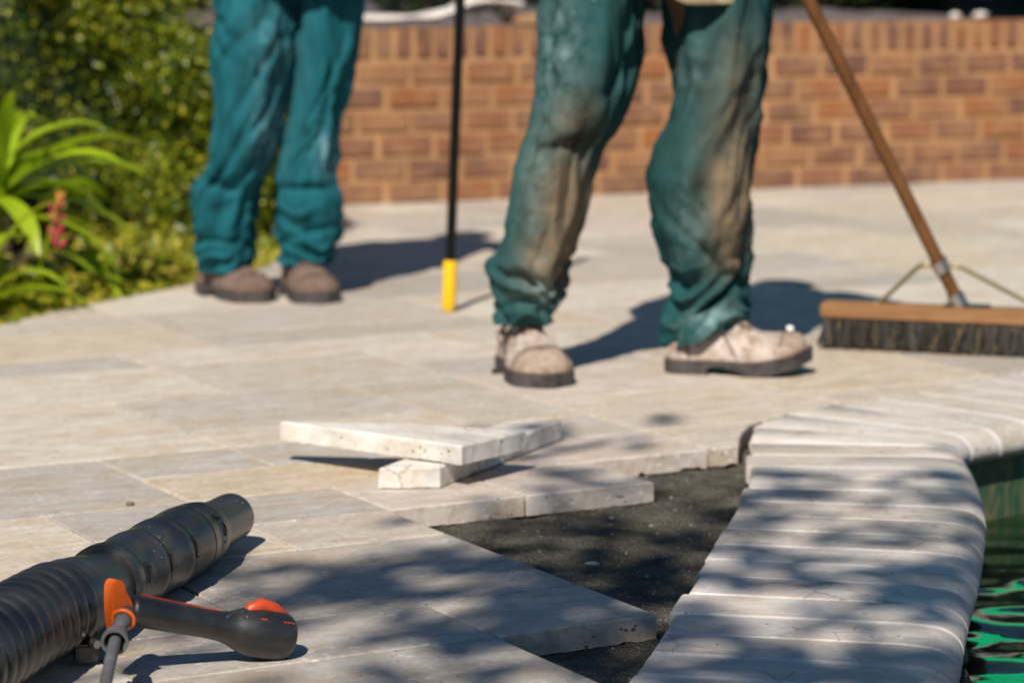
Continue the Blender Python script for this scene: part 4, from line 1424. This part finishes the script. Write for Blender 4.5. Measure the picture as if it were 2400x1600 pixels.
# --- left worker
w2 = empty('person', (-0.62, 7.40, 0))
tag(w2, 'person in clean bright teal trousers and brown shoes standing beside the hedge', 'person', 'workers')
o2 = Vector(w2.location)
def loc2(p): return tuple(Vector(p) - o2)
LL = [(1.06, -0.62, 0.115, 7.42), (0.92, -0.65, 0.125, 7.41), (0.84, -0.652, 0.122, 7.40), (0.768, -0.651, 0.119, 7.39), (0.657, -0.659, 0.119, 7.37), (0.546, -0.665, 0.103, 7.36), (0.434, -0.685, 0.096, 7.36), (0.345, -0.706, 0.087, 7.37), (0.290, -0.737, 0.088, 7.38), (0.231, -0.747, 0.084, 7.39), (0.151, -0.748, 0.077, 7.40), (0.095, -0.744, 0.069, 7.40), (0.068, -0.744, 0.062, 7.40)]
LR = [(1.06, -0.52, 0.110, 7.43), (0.92, -0.482, 0.105, 7.43), (0.84, -0.475, 0.098, 7.43), (0.768, -0.473, 0.092, 7.42), (0.656, -0.475, 0.083, 7.41), (0.544, -0.490, 0.073, 7.40), (0.431, -0.511, 0.073, 7.40), (0.318, -0.532, 0.076, 7.41), (0.265, -0.528, 0.085, 7.42), (0.181, -0.527, 0.087, 7.43), (0.136, -0.533, 0.076, 7.43), (0.085, -0.538, 0.062, 7.43)]
mb = MB()
leg(mb, [(z, x - o2.x, w, y - o2.y) for z, x, w, y in LL], 4, -1, 0.85, [(0.30, FRONT - 0.2, -0.02, -0.016, 0.013, 0.9), (0.285, math.pi, 0, 0.010, 0.02, 0.8), (0.42, FRONT + 0.1, 0.20, -0.014, 0.022, 0.9), (0.54, FRONT, 0.22, -0.012, 0.025, 0.9), (0.66, FRONT - 0.3, 0.10, -0.012, 0.02, 0.7), (0.15, FRONT, 0.0, -0.012, 0.012, 0.9), (0.70, FRONT - 0.9, -0.05, -0.016, 0.016, 0.6), (0.65, FRONT - 1.0, -0.06, -0.014, 0.014, 0.5), (0.48, FRONT + 0.2, 0.24, -0.014, 0.014, 0.8)], wedge=1.0)
leg(mb, [(z, x - o2.x, w, y - o2.y) for z, x, w, y in LR], 5, 1, 0.85, [(0.285, FRONT, 0.0, -0.018, 0.014, 1.0), (0.42, FRONT + 0.2, 0.22, -0.012, 0.025, 0.8), (0.55, FRONT + 0.2, 0.22, -0.010, 0.025, 0.8), (0.17, FRONT, 0.02, -0.012, 0.012, 0.9), (0.48, FRONT + 0.2, 0.2, -0.010, 0.014, 0.8)], wedge=0.6)
tro2 = mb.build('trousers', M['teal'], w2)
autosmooth(tro2, 80)
def stains2(p):
    x, z = p.x + o2.x, p.z
    wht = 0.8 * gauss((x, z), (-0.62, 0.42), (0.035, 0.07)) + 0.7 * gauss((x, z), (-0.475, 0.38), (0.03, 0.06)) + 0.3 * gauss((x, z), (-0.60, 0.65), (0.06, 0.15))
    return (0.10, min(1, wht), 0.0)
stain_attr(tro2, stains2)
shoe(w2, 'shoe', loc2((-0.815, 7.500, 0.0)), R(-52), M['shoe_brown'], 0.295, brown=True)
shoe(w2, 'shoe', loc2((-0.583, 7.515, 0.0)), R(-70), M['shoe_brown'], 0.295, brown=True)
jacket(w2, M['dark_shirt'], -0.57 - o2.x, 7.42 - o2.y, lambda x: 0.80 - 0.02 * sstep(-0.55, -0.45, x + o2.x), 1.48, None,
       [[loc2((-0.74, 7.42, 1.40)), loc2((-0.83, 7.40, 1.22)), loc2((-0.82, 7.33, 1.10)), loc2((-0.74, 7.20, 1.06)), loc2((-0.68, 7.17, 1.05))], [loc2((-0.40, 7.42, 1.40)), loc2((-0.30, 7.36, 1.24)), loc2((-0.26, 7.28, 1.14)), loc2((-0.19, 7.16, 1.12)), loc2((-0.16, 7.13, 1.12))]], 0.20, 0.15)
J = {'pelvis': (loc2((-0.57, 7.42, 0.98)), 0.10), 'belly': (loc2((-0.57, 7.42, 1.12)), 0.11), 'chest': (loc2((-0.57, 7.43, 1.30)), 0.12), 'neck': (loc2((-0.57, 7.42, 1.47)), 0.05), 'skull': (loc2((-0.57, 7.39, 1.58)), 0.055),
     'hl': (loc2((-0.65, 7.41, 0.92)), 0.085), 'kl': (loc2((-0.68, 7.37, 0.48)), 0.056), 'al': (loc2((-0.745, 7.42, 0.11)), 0.034), 'tl': (loc2((-0.70, 7.36, 0.05)), 0.024),
     'hr': (loc2((-0.49, 7.43, 0.92)), 0.080), 'kr': (loc2((-0.50, 7.41, 0.48)), 0.050), 'ar': (loc2((-0.54, 7.45, 0.11)), 0.034), 'tr': (loc2((-0.51, 7.36, 0.05)), 0.024),
     'sl': (loc2((-0.73, 7.42, 1.39)), 0.055), 'el': (loc2((-0.83, 7.36, 1.14)), 0.040), 'wl': (loc2((-0.68, 7.17, 1.05)), 0.028),
     'sr': (loc2((-0.41, 7.42, 1.39)), 0.055), 'er': (loc2((-0.27, 7.30, 1.16)), 0.040), 'wr': (loc2((-0.16, 7.13, 1.12)), 0.028)}
E = E[:18]
hand(J, E, 'L', 'wl', loc2((-0.65, 7.15, 1.05)), (0.8, -0.5, 0), (0, 0, 1), (0.5, 0.8, 0))
hand(J, E, 'R', 'wr', loc2((-0.14, 7.115, 1.12)), (0.4, -0.9, 0), (0, 0, 1), (0.9, 0.4, 0))
skin_body(w2, J, E)
head(w2, loc2((-0.57, 7.375, 1.645)), -0.1)

# ------------------------------------------------------------------ black pole with yellow grip
pol = empty('tool_pole', (-0.159, 7.10, 0.0))
tag(pol, 'upright slim black pole with a yellow end standing between the workers', 'pole')
top = Vector((0.052, 0.0, 1.30))
def pp(z): return top * (z / 1.30)
MB().tube([pp(0.115), pp(0.6), pp(1.30)], 0.0125, 16).build('shaft', M['pole_black'], pol, 40)
yg = MB(); yg.tube([pp(0.001), pp(0.006), pp(0.03), pp(0.118), pp(0.126), pp(0.128)], [0.013, 0.0165, 0.0175, 0.0175, 0.0165, 0.013], 18)
yg.build('yellow_sleeve', M['yellow'], pol, 40)
rg = MB()
for z in (0.03, 0.045, 0.06): rg.tube([pp(z), pp(z + 0.004)], 0.0182, 18)
rg.build('grip_ring', M['yellow'], pol, 40)

# ------------------------------------------------------------------ push broom
bc = Vector((1.005, 6.385, 0.0))
bdir = Vector((0.42, -0.14, 0)).normalized()
bnor = Vector((-bdir.y, bdir.x, 0))
yaw = math.atan2(bdir.y, bdir.x)
brm = empty('push_broom', bc, yaw)
tag(brm, 'wooden push broom with wide dark bristle head leaning on its handle', 'broom')
HL = 0.62
bl = MB(); bl.box((0, 0, 0.086), (HL, 0.066, 0.036), None, 0.005)
bl.build('block', M['block_wood'], brm, 40)
bv, bf = [], []
rb_ = random.Random(8)
for k in range(2600):
    x = rb_.uniform(-HL / 2 + 0.008, HL / 2 - 0.008); y = rb_.uniform(-0.028, 0.028)
    if rb_.random() < 0.4: y = -0.029 + rb_.uniform(0, 0.004)
    fx = x + rb_.gauss(0, 0.010); fy = y * 1.4 + rb_.gauss(0, 0.008)
    w = 0.0011
    a = rb_.uniform(0, 6.28); ca, sa = math.cos(a) * w, math.sin(a) * w
    z0 = rb_.uniform(0, 0.012)
    b = len(bv)
    for (px, py, pz) in ((x, y, 0.069), (fx, fy, z0)):
        for t in range(3):
            q = a + t * 2.094
            bv.append((px + math.cos(q) * w, py + math.sin(q) * w, pz))
    bf += [(b + t, b + (t + 1) % 3, b + 3 + (t + 1) % 3, b + 3 + t) for t in range(3)]
bo_ = mesh('bristles', bv, bf, M['bristle'], brm)
tag(bo_, kind='stuff')
# handle: from the block up to the worker's hands
inv = Matrix.Rotation(-yaw, 3, 'Z')
def bl_(p): return inv @ (Vector(p) - bc)
h0 = Vector((1.020, 6.385, 0.085)); h1 = Vector((0.640, 6.20, 0.790))
hd = (h1 - h0).normalized()
pts_ = [bl_(h0 + hd * t) for t in (0.03, 0.25, 0.5, 0.8, 1.1, 1.36, 1.39, 1.40)]
MB().tube(pts_, [0.0145, 0.0155, 0.0155, 0.0155, 0.015, 0.0145, 0.012, 0.006], 18).build('handle', M['handle_wood'], brm, 40)
MB().tube([bl_(h0 - hd * 0.005), bl_(h0 + hd * 0.012), bl_(h0 + hd * 0.055), bl_(h0 + hd * 0.06)], [0.021, 0.020, 0.0185, 0.0165], 18).build('socket', M['steel'], brm, 40)
cl = h0 + hd * 0.135
MB().tube([bl_(cl - hd * 0.014), bl_(cl + hd * 0.014)], 0.0195, 18).build('clamp', M['steel'], brm, 40)
for sg in (-1, 1):
    e0 = cl + bdir * sg * 0.018
    e1 = cl + bdir * sg * 0.045 + Vector((0, 0, -0.003))
    e2 = bc + bdir * sg * 0.175 + Vector((0, 0, 0.110)) + bnor * 0.0
    e3 = bc + bdir * sg * 0.195 + Vector((0, 0, 0.100))
    P_ = cr([tuple(bl_(q)) for q in (e0, e1, e1.lerp(e2, 0.5), e2, e3)], 22)
    MB().tube(P_, 0.0052, 10).build('brace', M['brace'], brm, 60)
MB().box((0.02, 0.0, 0.1065), (0.10, 0.045, 0.006), None, 0.001).build('bracket_plate', M['rubber'], brm, 40)

# ------------------------------------------------------------------ leaf blower tube on the paving
blo = empty('leaf_blower', (-0.50, 4.0, 0.0))
tag(blo, 'black leaf blower pipe with ribbed hose and orange-trimmed handle', 'leaf blower')
ob = Vector(blo.location)
def B(p): return Vector(p) - ob
axA = Vector((-0.5515, 3.765, 0.060)); axB = Vector((-0.428, 4.305, 0.046))
ax = (axB - axA).normalized(); AL = (axB - axA).length
def lathe(prof, a, d, seg=64, endcaps=True):
    a = Vector(a); d = Vector(d).normalized()
    u = Vector((0, 0, 1)); u = (u - d * u.dot(d)).normalized(); w = d.cross(u)
    v = []; f = []
    for (s_, r_) in prof:
        for k in range(seg):
            t = 2 * math.pi * k / seg
            v.append(a + d * s_ + u * math.sin(t) * r_ + w * math.cos(t) * r_)
    n = len(prof)
    for i in range(n - 1):
        for k in range(seg):
            k2 = (k + 1) % seg
            f.append((i * seg + k, i * seg + k2, (i + 1) * seg + k2, (i + 1) * seg + k))
    return v, f
def ring_prof(s0, s1, r, e=0.0015): return [(s0, r - 0.006), (s0, r - e), (s0 + e, r), (s1 - e, r), (s1, r - e), (s1, r - 0.006)]
# main barrel: stepped cone with raised bands
mbx = MB()
prof = [(0.0, 0.044), (0.0, 0.0535), (0.003, 0.0555), (0.020, 0.0560), (0.024, 0.0540), (0.030, 0.0530), (0.10, 0.0525), (0.104, 0.0542), (0.122, 0.0546), (0.126, 0.0530), (0.20, 0.0525), (0.204, 0.0544), (0.226, 0.0548), (0.231, 0.0530), (0.262, 0.0532), (0.290, 0.0540), (0.312, 0.0541), (0.345, 0.0526), (0.348, 0.0518), (0.351, 0.0526), (0.385, 0.0500), (0.4, 0.0480), (0.408, 0.0462), (0.412, 0.0425)]
v, f = lathe([(s_, r_) for s_, r_ in prof], B(axA), ax); mbx.add(v, f)
mbx.build('barrel', M['black'], blo, 30)
nz = MB()
v, f = lathe([(0.405, 0.040), (0.412, 0.0405), (0.43, 0.0392), (0.50, 0.0375), (0.540, 0.0372), (0.546, 0.0368), (0.548, 0.0358), (0.547, 0.0345), (0.50, 0.034), (0.42, 0.035)], B(axA), ax); nz.add(v, f)
nz.build('nozzle', M['black'], blo, 30)
# bayonet lugs and slots on the visible side
uu = Vector((0, 0, 1)); uu = (uu - ax * uu.dot(ax)).normalized(); ww = ax.cross(uu)
def on_barrel(s_, ang, r_): return B(axA) + ax * s_ + uu * math.sin(ang) * r_ + ww * math.cos(ang) * r_
for q, s0 in enumerate((0.045, 0.130, 0.232)):
    lug = MB()
    for (da, db, ra, rb2, sa, sb) in ((0.0, 0.55, 0.0515, 0.0572, 0.0, 0.011), (0.45, 0.60, 0.0515, 0.0572, -0.002, 0.026)):
        n = 8
        vv, ff = [], []
        for k in range(n + 1):
            an = -0.05 + da + (db - da) * k / n
            for (ss, rr2) in ((sa, ra), (sa, rb2), (sb, rb2), (sb, ra)):
                vv.append(on_barrel(s0 + ss, an, rr2))
        for k in range(n):
            for j in range(4):
                ff.append((k * 4 + j, k * 4 + (j + 1) % 4, (k + 1) * 4 + (j + 1) % 4, (k + 1) * 4 + j))
        ff += [(3, 2, 1, 0), tuple(n * 4 + j for j in range(4))]
        lug.add(vv, ff)
    lug.build('bayonet_lug', M['rubber'], blo, 30)
for s0, r0 in ((0.0245, 0.0546), (0.127, 0.0538), (0.2315, 0.0537), (0.318, 0.0543), (0.372, 0.0512)):
    v, f = lathe([(s0 - 0.0008, r0 - 0.003), (s0 - 0.0008, r0), (s0 + 0.0008, r0), (s0 + 0.0008, r0 - 0.003)], B(axA), ax)
    MB().add(v, f).build('seam_line', M['groove'], blo, 30)
# moulded marks: an oval ring and short strokes
mk = MB()
mk.tube([on_barrel(0.366 + 0.0062 * math.cos(t), 0.30 + 0.19 * math.sin(t), 0.0523) for t in [2 * math.pi * k / 24 for k in range(25)]], 0.0009, 6, False)
mk.tube([on_barrel(0.345, 0.72, 0.0534), on_barrel(0.372, 0.66, 0.0520)], 0.0009, 6)
mk.tube([on_barrel(0.352, 0.82, 0.0530), on_barrel(0.358, 0.60, 0.0528)], 0.0009, 6)
mk.tube([on_barrel(0.356, -0.02, 0.0528), on_barrel(0.368, -0.10, 0.0522)], 0.0009, 6)
mk.build('moulded_mark', M['groove'], blo, 60)
# smooth sleeve behind the barrel, then the ribbed hose bending towards the camera
cpts = [axA + ax * 0.02, axA - ax * 0.05, Vector((-0.590, 3.610, 0.066)), Vector((-0.613, 3.515, 0.068)), Vector((-0.634, 3.40, 0.070)), Vector((-0.660, 3.27, 0.072)), Vector((-0.70, 3.12, 0.075)), Vector((-0.76, 2.98, 0.08))]
path = cr([tuple(B(p)) for p in cpts], 900)
pl_ = [0.0]
for a, b in zip(path, path[1:]): pl_.append(pl_[-1] + (b - a).length)
S0 = next(i for i, x in enumerate(pl_) if x > 0.185)
slv = MB()
idx = list(range(0, S0 + 1, 4))
slv.tube([path[i] for i in idx], [0.0475 + 0.009 * sstep(0.02, 0.13, pl_[i]) + (0.002 if 0.140 < pl_[i] < 0.168 else 0) for i in idx], 56, False)
slv.build('sleeve', M['black'], blo, 30)
hose = MB()
idx = list(range(S0 - 4, 900))
hose.tube([path[i] for i in idx], [0.0510 + 0.0110 * (abs(math.cos((pl_[i] - pl_[S0]) * math.pi / 0.032)) ** 0.7) for i in idx], 56, False)
hose.build('ribbed_hose', M['black_hose'], blo, 50)
band = MB()
k1 = next(i for i, x in enumerate(pl_) if x > 0.168); k2 = next(i for i, x in enumerate(pl_) if x > 0.178)
band.tube([path[i] for i in range(k1, k2 + 1)], [0.0592] * (k2 - k1 + 1), 56, True)
band.build('clamp_band', M['rubber'], blo, 30)
# screw and tab under the clamp
k3 = (k1 + k2) // 2
pb = path[k3]
tb = MB(); tb.box(pb + Vector((0.040, -0.030, -0.050)), (0.030, 0.040, 0.024), Matrix.Rotation(0.3, 3, 'Z'), 0.003)
tb.build('clamp_tab', M['rubber'], blo, 40)
sc_ = MB(); sc_.tube([pb + Vector((0.052, -0.052, -0.034)), pb + Vector((0.060, -0.062, -0.034))], [0.0065, 0.0055], 12)
sc_.build('screw', M['steel'], blo, 40)
# handle
hA = Vector((-0.478, 3.512, 0.0865)); hB = Vector((-0.322, 3.602, 0.0345))
hdv = (hB - hA).normalized(); HLn = (hB - hA).length
hm = MB()
hp, hr2 = [], []
for t, r_ in [(-0.02, 0.0165), (0.0, 0.0195), (0.05, 0.0200), (0.25, 0.0192), (0.5, 0.0185), (0.64, 0.0190), (0.73, 0.0215), (0.82, 0.0280), (0.90, 0.0320), (0.98, 0.0335), (1.06, 0.0338), (1.13, 0.0328), (1.18, 0.0295), (1.21, 0.0225), (1.22, 0.010)]:
    hp.append(B(hA + hdv * HLn * t)); hr2.append(r_)
P4 = cr([(p.x, p.y, p.z) for p in hp], 60); R4 = [q.x for q in cr([(r_, 0, 0) for r_ in hr2], 60)]
hm.tube(P4, R4, 36)
hnd = hm.build('handle', M['rubber'], blo, 40)
up_h = (Vector((0, 0, 1)) - hdv * hdv.z).normalized()
sd_h = hdv.cross(up_h)
tgm = MB()
tc0 = B(hA + hdv * HLn * 0.98) + up_h * 0.0262
rotH = Matrix((hdv, -sd_h, up_h)).transposed()
tgm.tube([tc0 + hdv * (-0.024) - up_h * 0.012, tc0 + hdv * (-0.021) + up_h * 0.002, tc0 + hdv * (-0.008) + up_h * 0.0085, tc0 + hdv * 0.010 + up_h * 0.0060, tc0 + hdv * 0.024 + up_h * 0.0005, tc0 + hdv * 0.032 - up_h * 0.010], [0.0075, 0.0095, 0.0105, 0.0105, 0.0095, 0.007], 14)
tgm.build('trigger', M['orange_d'], blo, 40)
strp = MB()
strp.tube([B(hA + hdv * HLn * t) + up_h * (r_ + 0.0002) - sd_h * 0.004 for t, r_ in ((0.06, 0.0196), (0.3, 0.0186), (0.5, 0.0181), (0.68, 0.0186))], [0.0024, 0.0022, 0.0018, 0.0008], 8)
strp.build('orange_stripe', M['orange_d'], blo, 60)
for t0, ln in ((0.90, 0.008), (1.07, 0.014)):
    c0 = B(hA + hdv * HLn * t0)
    rr3 = 0.0322 if t0 < 1 else 0.0338
    for sgn in (1,):
        d0 = (up_h * 0.66 - Vector((sd_h.x, sd_h.y, sd_h.z)) * (-0.75 if sd_h.y < 0 else 0.75)).normalized()
        MB().tube([c0 + d0 * rr3, c0 + hdv * ln + d0 * (rr3 + 0.0004)], 0.0011, 6).build('orange_mark', M['orange_d'], blo, 60)
# orange clip plate between hose and handle
def clip_outline():
    return [(-0.006, -0.052), (0.006, -0.050), (0.008, -0.02), (0.013, -0.008), (0.021, 0.004), (0.019, 0.014), (0.013, 0.022), (0.011, 0.033), (0.006, 0.040), (-0.003, 0.041), (-0.008, 0.034), (-0.010, 0.01), (-0.009, -0.02)]
ol = clip_outline()
cpm = MB()
n = len(ol)
base = B((-0.497, 3.500, 0.088))
ex_ = Vector((0.80, 0.55, -0.10)).normalized(); ez_ = Vector((-0.05, 0.06, 1)).normalized(); ey_ = ex_.cross(ez_)
vv = [base + ex_ * x + ez_ * z + ey_ * 0.012 for x, z in ol] + [base + ex_ * x + ez_ * z - ey_ * 0.012 for x, z in ol]
cpm.add(vv, [tuple(range(n)), tuple(range(2 * n - 1, n - 1, -1))] + [((k + 1) % n, k, n + k, n + (k + 1) % n) for k in range(n)])
clo = cpm.build('orange_clip', M['orange'], blo)
bm = bmesh.new(); bm.from_mesh(clo.data)
bmesh.ops.recalc_face_normals(bm, faces=bm.faces)
bmesh.ops.bevel(bm, geom=list(bm.edges), offset=0.0018, segments=2, affect='EDGES', clamp_overlap=True)
bm.to_mesh(clo.data); bm.free(); autosmooth(clo, 40)
oring = MB()
cst = Vector((-0.484, 3.478, 0.083))
cdir = Vector((-0.10, -0.80, -0.30)).normalized()
cu = (Vector((0, 0, 1)) - cdir * cdir.z).normalized(); cw = cdir.cross(cu)
oring.tube([B(cst) + cu * math.sin(t) * 0.0135 + cw * math.cos(t) * 0.0135 for t in [2 * math.pi * k / 28 for k in range(29)]], 0.0028, 8, False)
oring.build('orange_ring', M['orange'], blo, 60)
# throttle cable with its ferrule
cb = MB()
cpath = cr([tuple(B(p)) for p in (cst + Vector((0.002, 0.02, 0.004)), cst, (-0.486, 3.43, 0.074), (-0.484, 3.37, 0.064), (-0.480, 3.29, 0.052), (-0.474, 3.18, 0.03), (-0.47, 3.05, 0.012))], 50)
cb.tube(cpath, [0.0105 if i < 12 else (0.0088 - 0.0012 * sstep(12, 20, i)) for i in range(50)], 16)
cb.build('throttle_cable', M['cable'], blo, 40)
fp = Vector(cpath[17]); fd = (Vector(cpath[20]) - Vector(cpath[15])).normalized()
fr_ = MB()
v, f = lathe([(-0.016, 0.0095), (-0.010, 0.0128), (0.010, 0.0172), (0.016, 0.0172), (0.016, 0.0135), (0.0, 0.0115)], fp, fd, 32); fr_.add(v, f)
fr_.build('ferrule', M['cable'], blo, 40)

# ------------------------------------------------------------------ small debris
db = random.Random(31)
lf = lump('dry_leaf_bit', 0.006, M['bark'], 2, (1.2, 1, 0.6)); lf.location = (-0.628, 4.62, 0.003)
tag(lf, 'small brown crumb lying on the paving behind the blower nozzle', 'debris')
pbx = lump('pebble', 0.007, M['trav'], 9, (1.6, 0.9, 0.55)); pbx.location = (0.124, 4.315, -0.031)
tag(pbx, 'largest pale pebble lying on the dark sand', 'pebble')
gv_, gf_ = [], []
bm = bmesh.new(); bmesh.ops.create_icosphere(bm, subdivisions=1, radius=1)
bm.verts.index_update()
ico_v = [v_.co.copy() for v_ in bm.verts]; ico_f = [[v_.index for v_ in f_.verts] for f_ in bm.faces]; bm.free()
grav = MB()
for k in range(450):
    y = db.uniform(3.4, 5.1); x = db.uniform(-0.2, 0.42)
    if x > c_in(y) - 0.01: continue
    r_ = db.choice([0.0008, 0.0010, 0.0012, 0.0015, 0.0018, 0.0026, 0.0038])
    p = Vector((x * 9, y * 9, 0))
    z = -0.037 + 0.006 * noise.noise(p * 0.7) + 0.005 * noise.noise(p * 2.3)
    sq = (db.uniform(.7, 1.4), db.uniform(.7, 1.4), db.uniform(.5, .9))
    grav.add([(x + c.x * r_ * sq[0], y + c.y * r_ * sq[1], z + 0.001 + c.z * r_ * sq[2]) for c in ico_v], ico_f)
def grav_mat():
    t = NT('gravel')
    gg = t.n('ShaderNodeNewGeometry')
    return t.done(t.ramp(gg.outputs['Random Per Island'], [(0.0, (0.08, 0.075, 0.06)), (0.6, (0.22, 0.20, 0.17)), (0.9, (0.36, 0.34, 0.30)), (1.0, (0.32, 0.20, 0.14))]), 0.8, 0.3)
go = grav.build('sand_grit', grav_mat())
tag(go, 'fine pale grit scattered over the dark bedding sand', 'grit', kind='stuff')

# ------------------------------------------------------------------ shade tree behind the camera (its leaves dapple the foreground)
tree = empty('shade_tree', (-4.6, -4.2, 0.0))
tag(tree, 'broad leafy shade tree behind the camera dappling the foreground', 'tree')
to = Vector(tree.location)
tk = MB()
tk.tube([(0, 0, -0.1), (0.05, 0.05, 1.2), (0.25, 0.2, 2.6), (0.7, 0.7, 4.0)], [0.20, 0.16, 0.13, 0.10], 14)
rt = np.random.RandomState(23)
clumps = []
def shade(x, y):
    """how leafy the crown is above the point it shades"""
    if y > 5.45 or y < 2.2: return 0.0
    e = 1.0 - sstep(4.55, 5.4, y)
    right = sstep(-0.62, -0.10, x + 0.16 * (4.2 - y))
    near = 1 - 0.45 * sstep(3.6, 4.6, y)
    return 0.05 + 0.95 * e * right * near if y > 3.75 else (0.06 + 0.94 * right if y > 3.2 else 0.3 + 0.7 * right)
k = 0
while k < 225:
    gx, gy = rt.uniform(-1.3, 2.2), rt.uniform(2.4, 5.5)
    if rt.rand() > shade(gx, gy) or (abs(gx + 0.42) < 0.30 and abs(gy - 3.62) < 0.34): continue
    h = rt.uniform(4.3, 6.0)
    c = Vector((gx, gy, 0)) + SUN_TO * (h / SUN_TO.z)
    clumps.append(c); k += 1
limbs = []
for k in range(7):
    c = clumps[k * 23 % len(clumps)]
    a = Vector((0.7, 0.7, 4.0)); b = c - to
    mid = a.lerp(b, 0.5) + Vector((rt.uniform(-.2, .2), rt.uniform(-.2, .2), 0.25))
    tk.tube(cr([tuple(a), tuple(mid), tuple(b)], 10), [0.055 - 0.005 * i for i in range(10)], 8)
    limbs.append(b)
tk.build('trunk', M['bark'], tree, 60)
P, Q = [], []
for c in clumps:
    n = 19
    d = rt.normal(size=(n, 3)) * 0.10
    P.append(np.array(c - to) + d); Q.append(np.tile([0.1, 0.1, 0.8], (n, 1)))
P = np.concatenate(P); Q = np.concatenate(Q)
leaves('crown', P, Q, np.full(len(P), 0.125), np.full(len(P), 0.062), M['tree_leaf'], tree, rt)
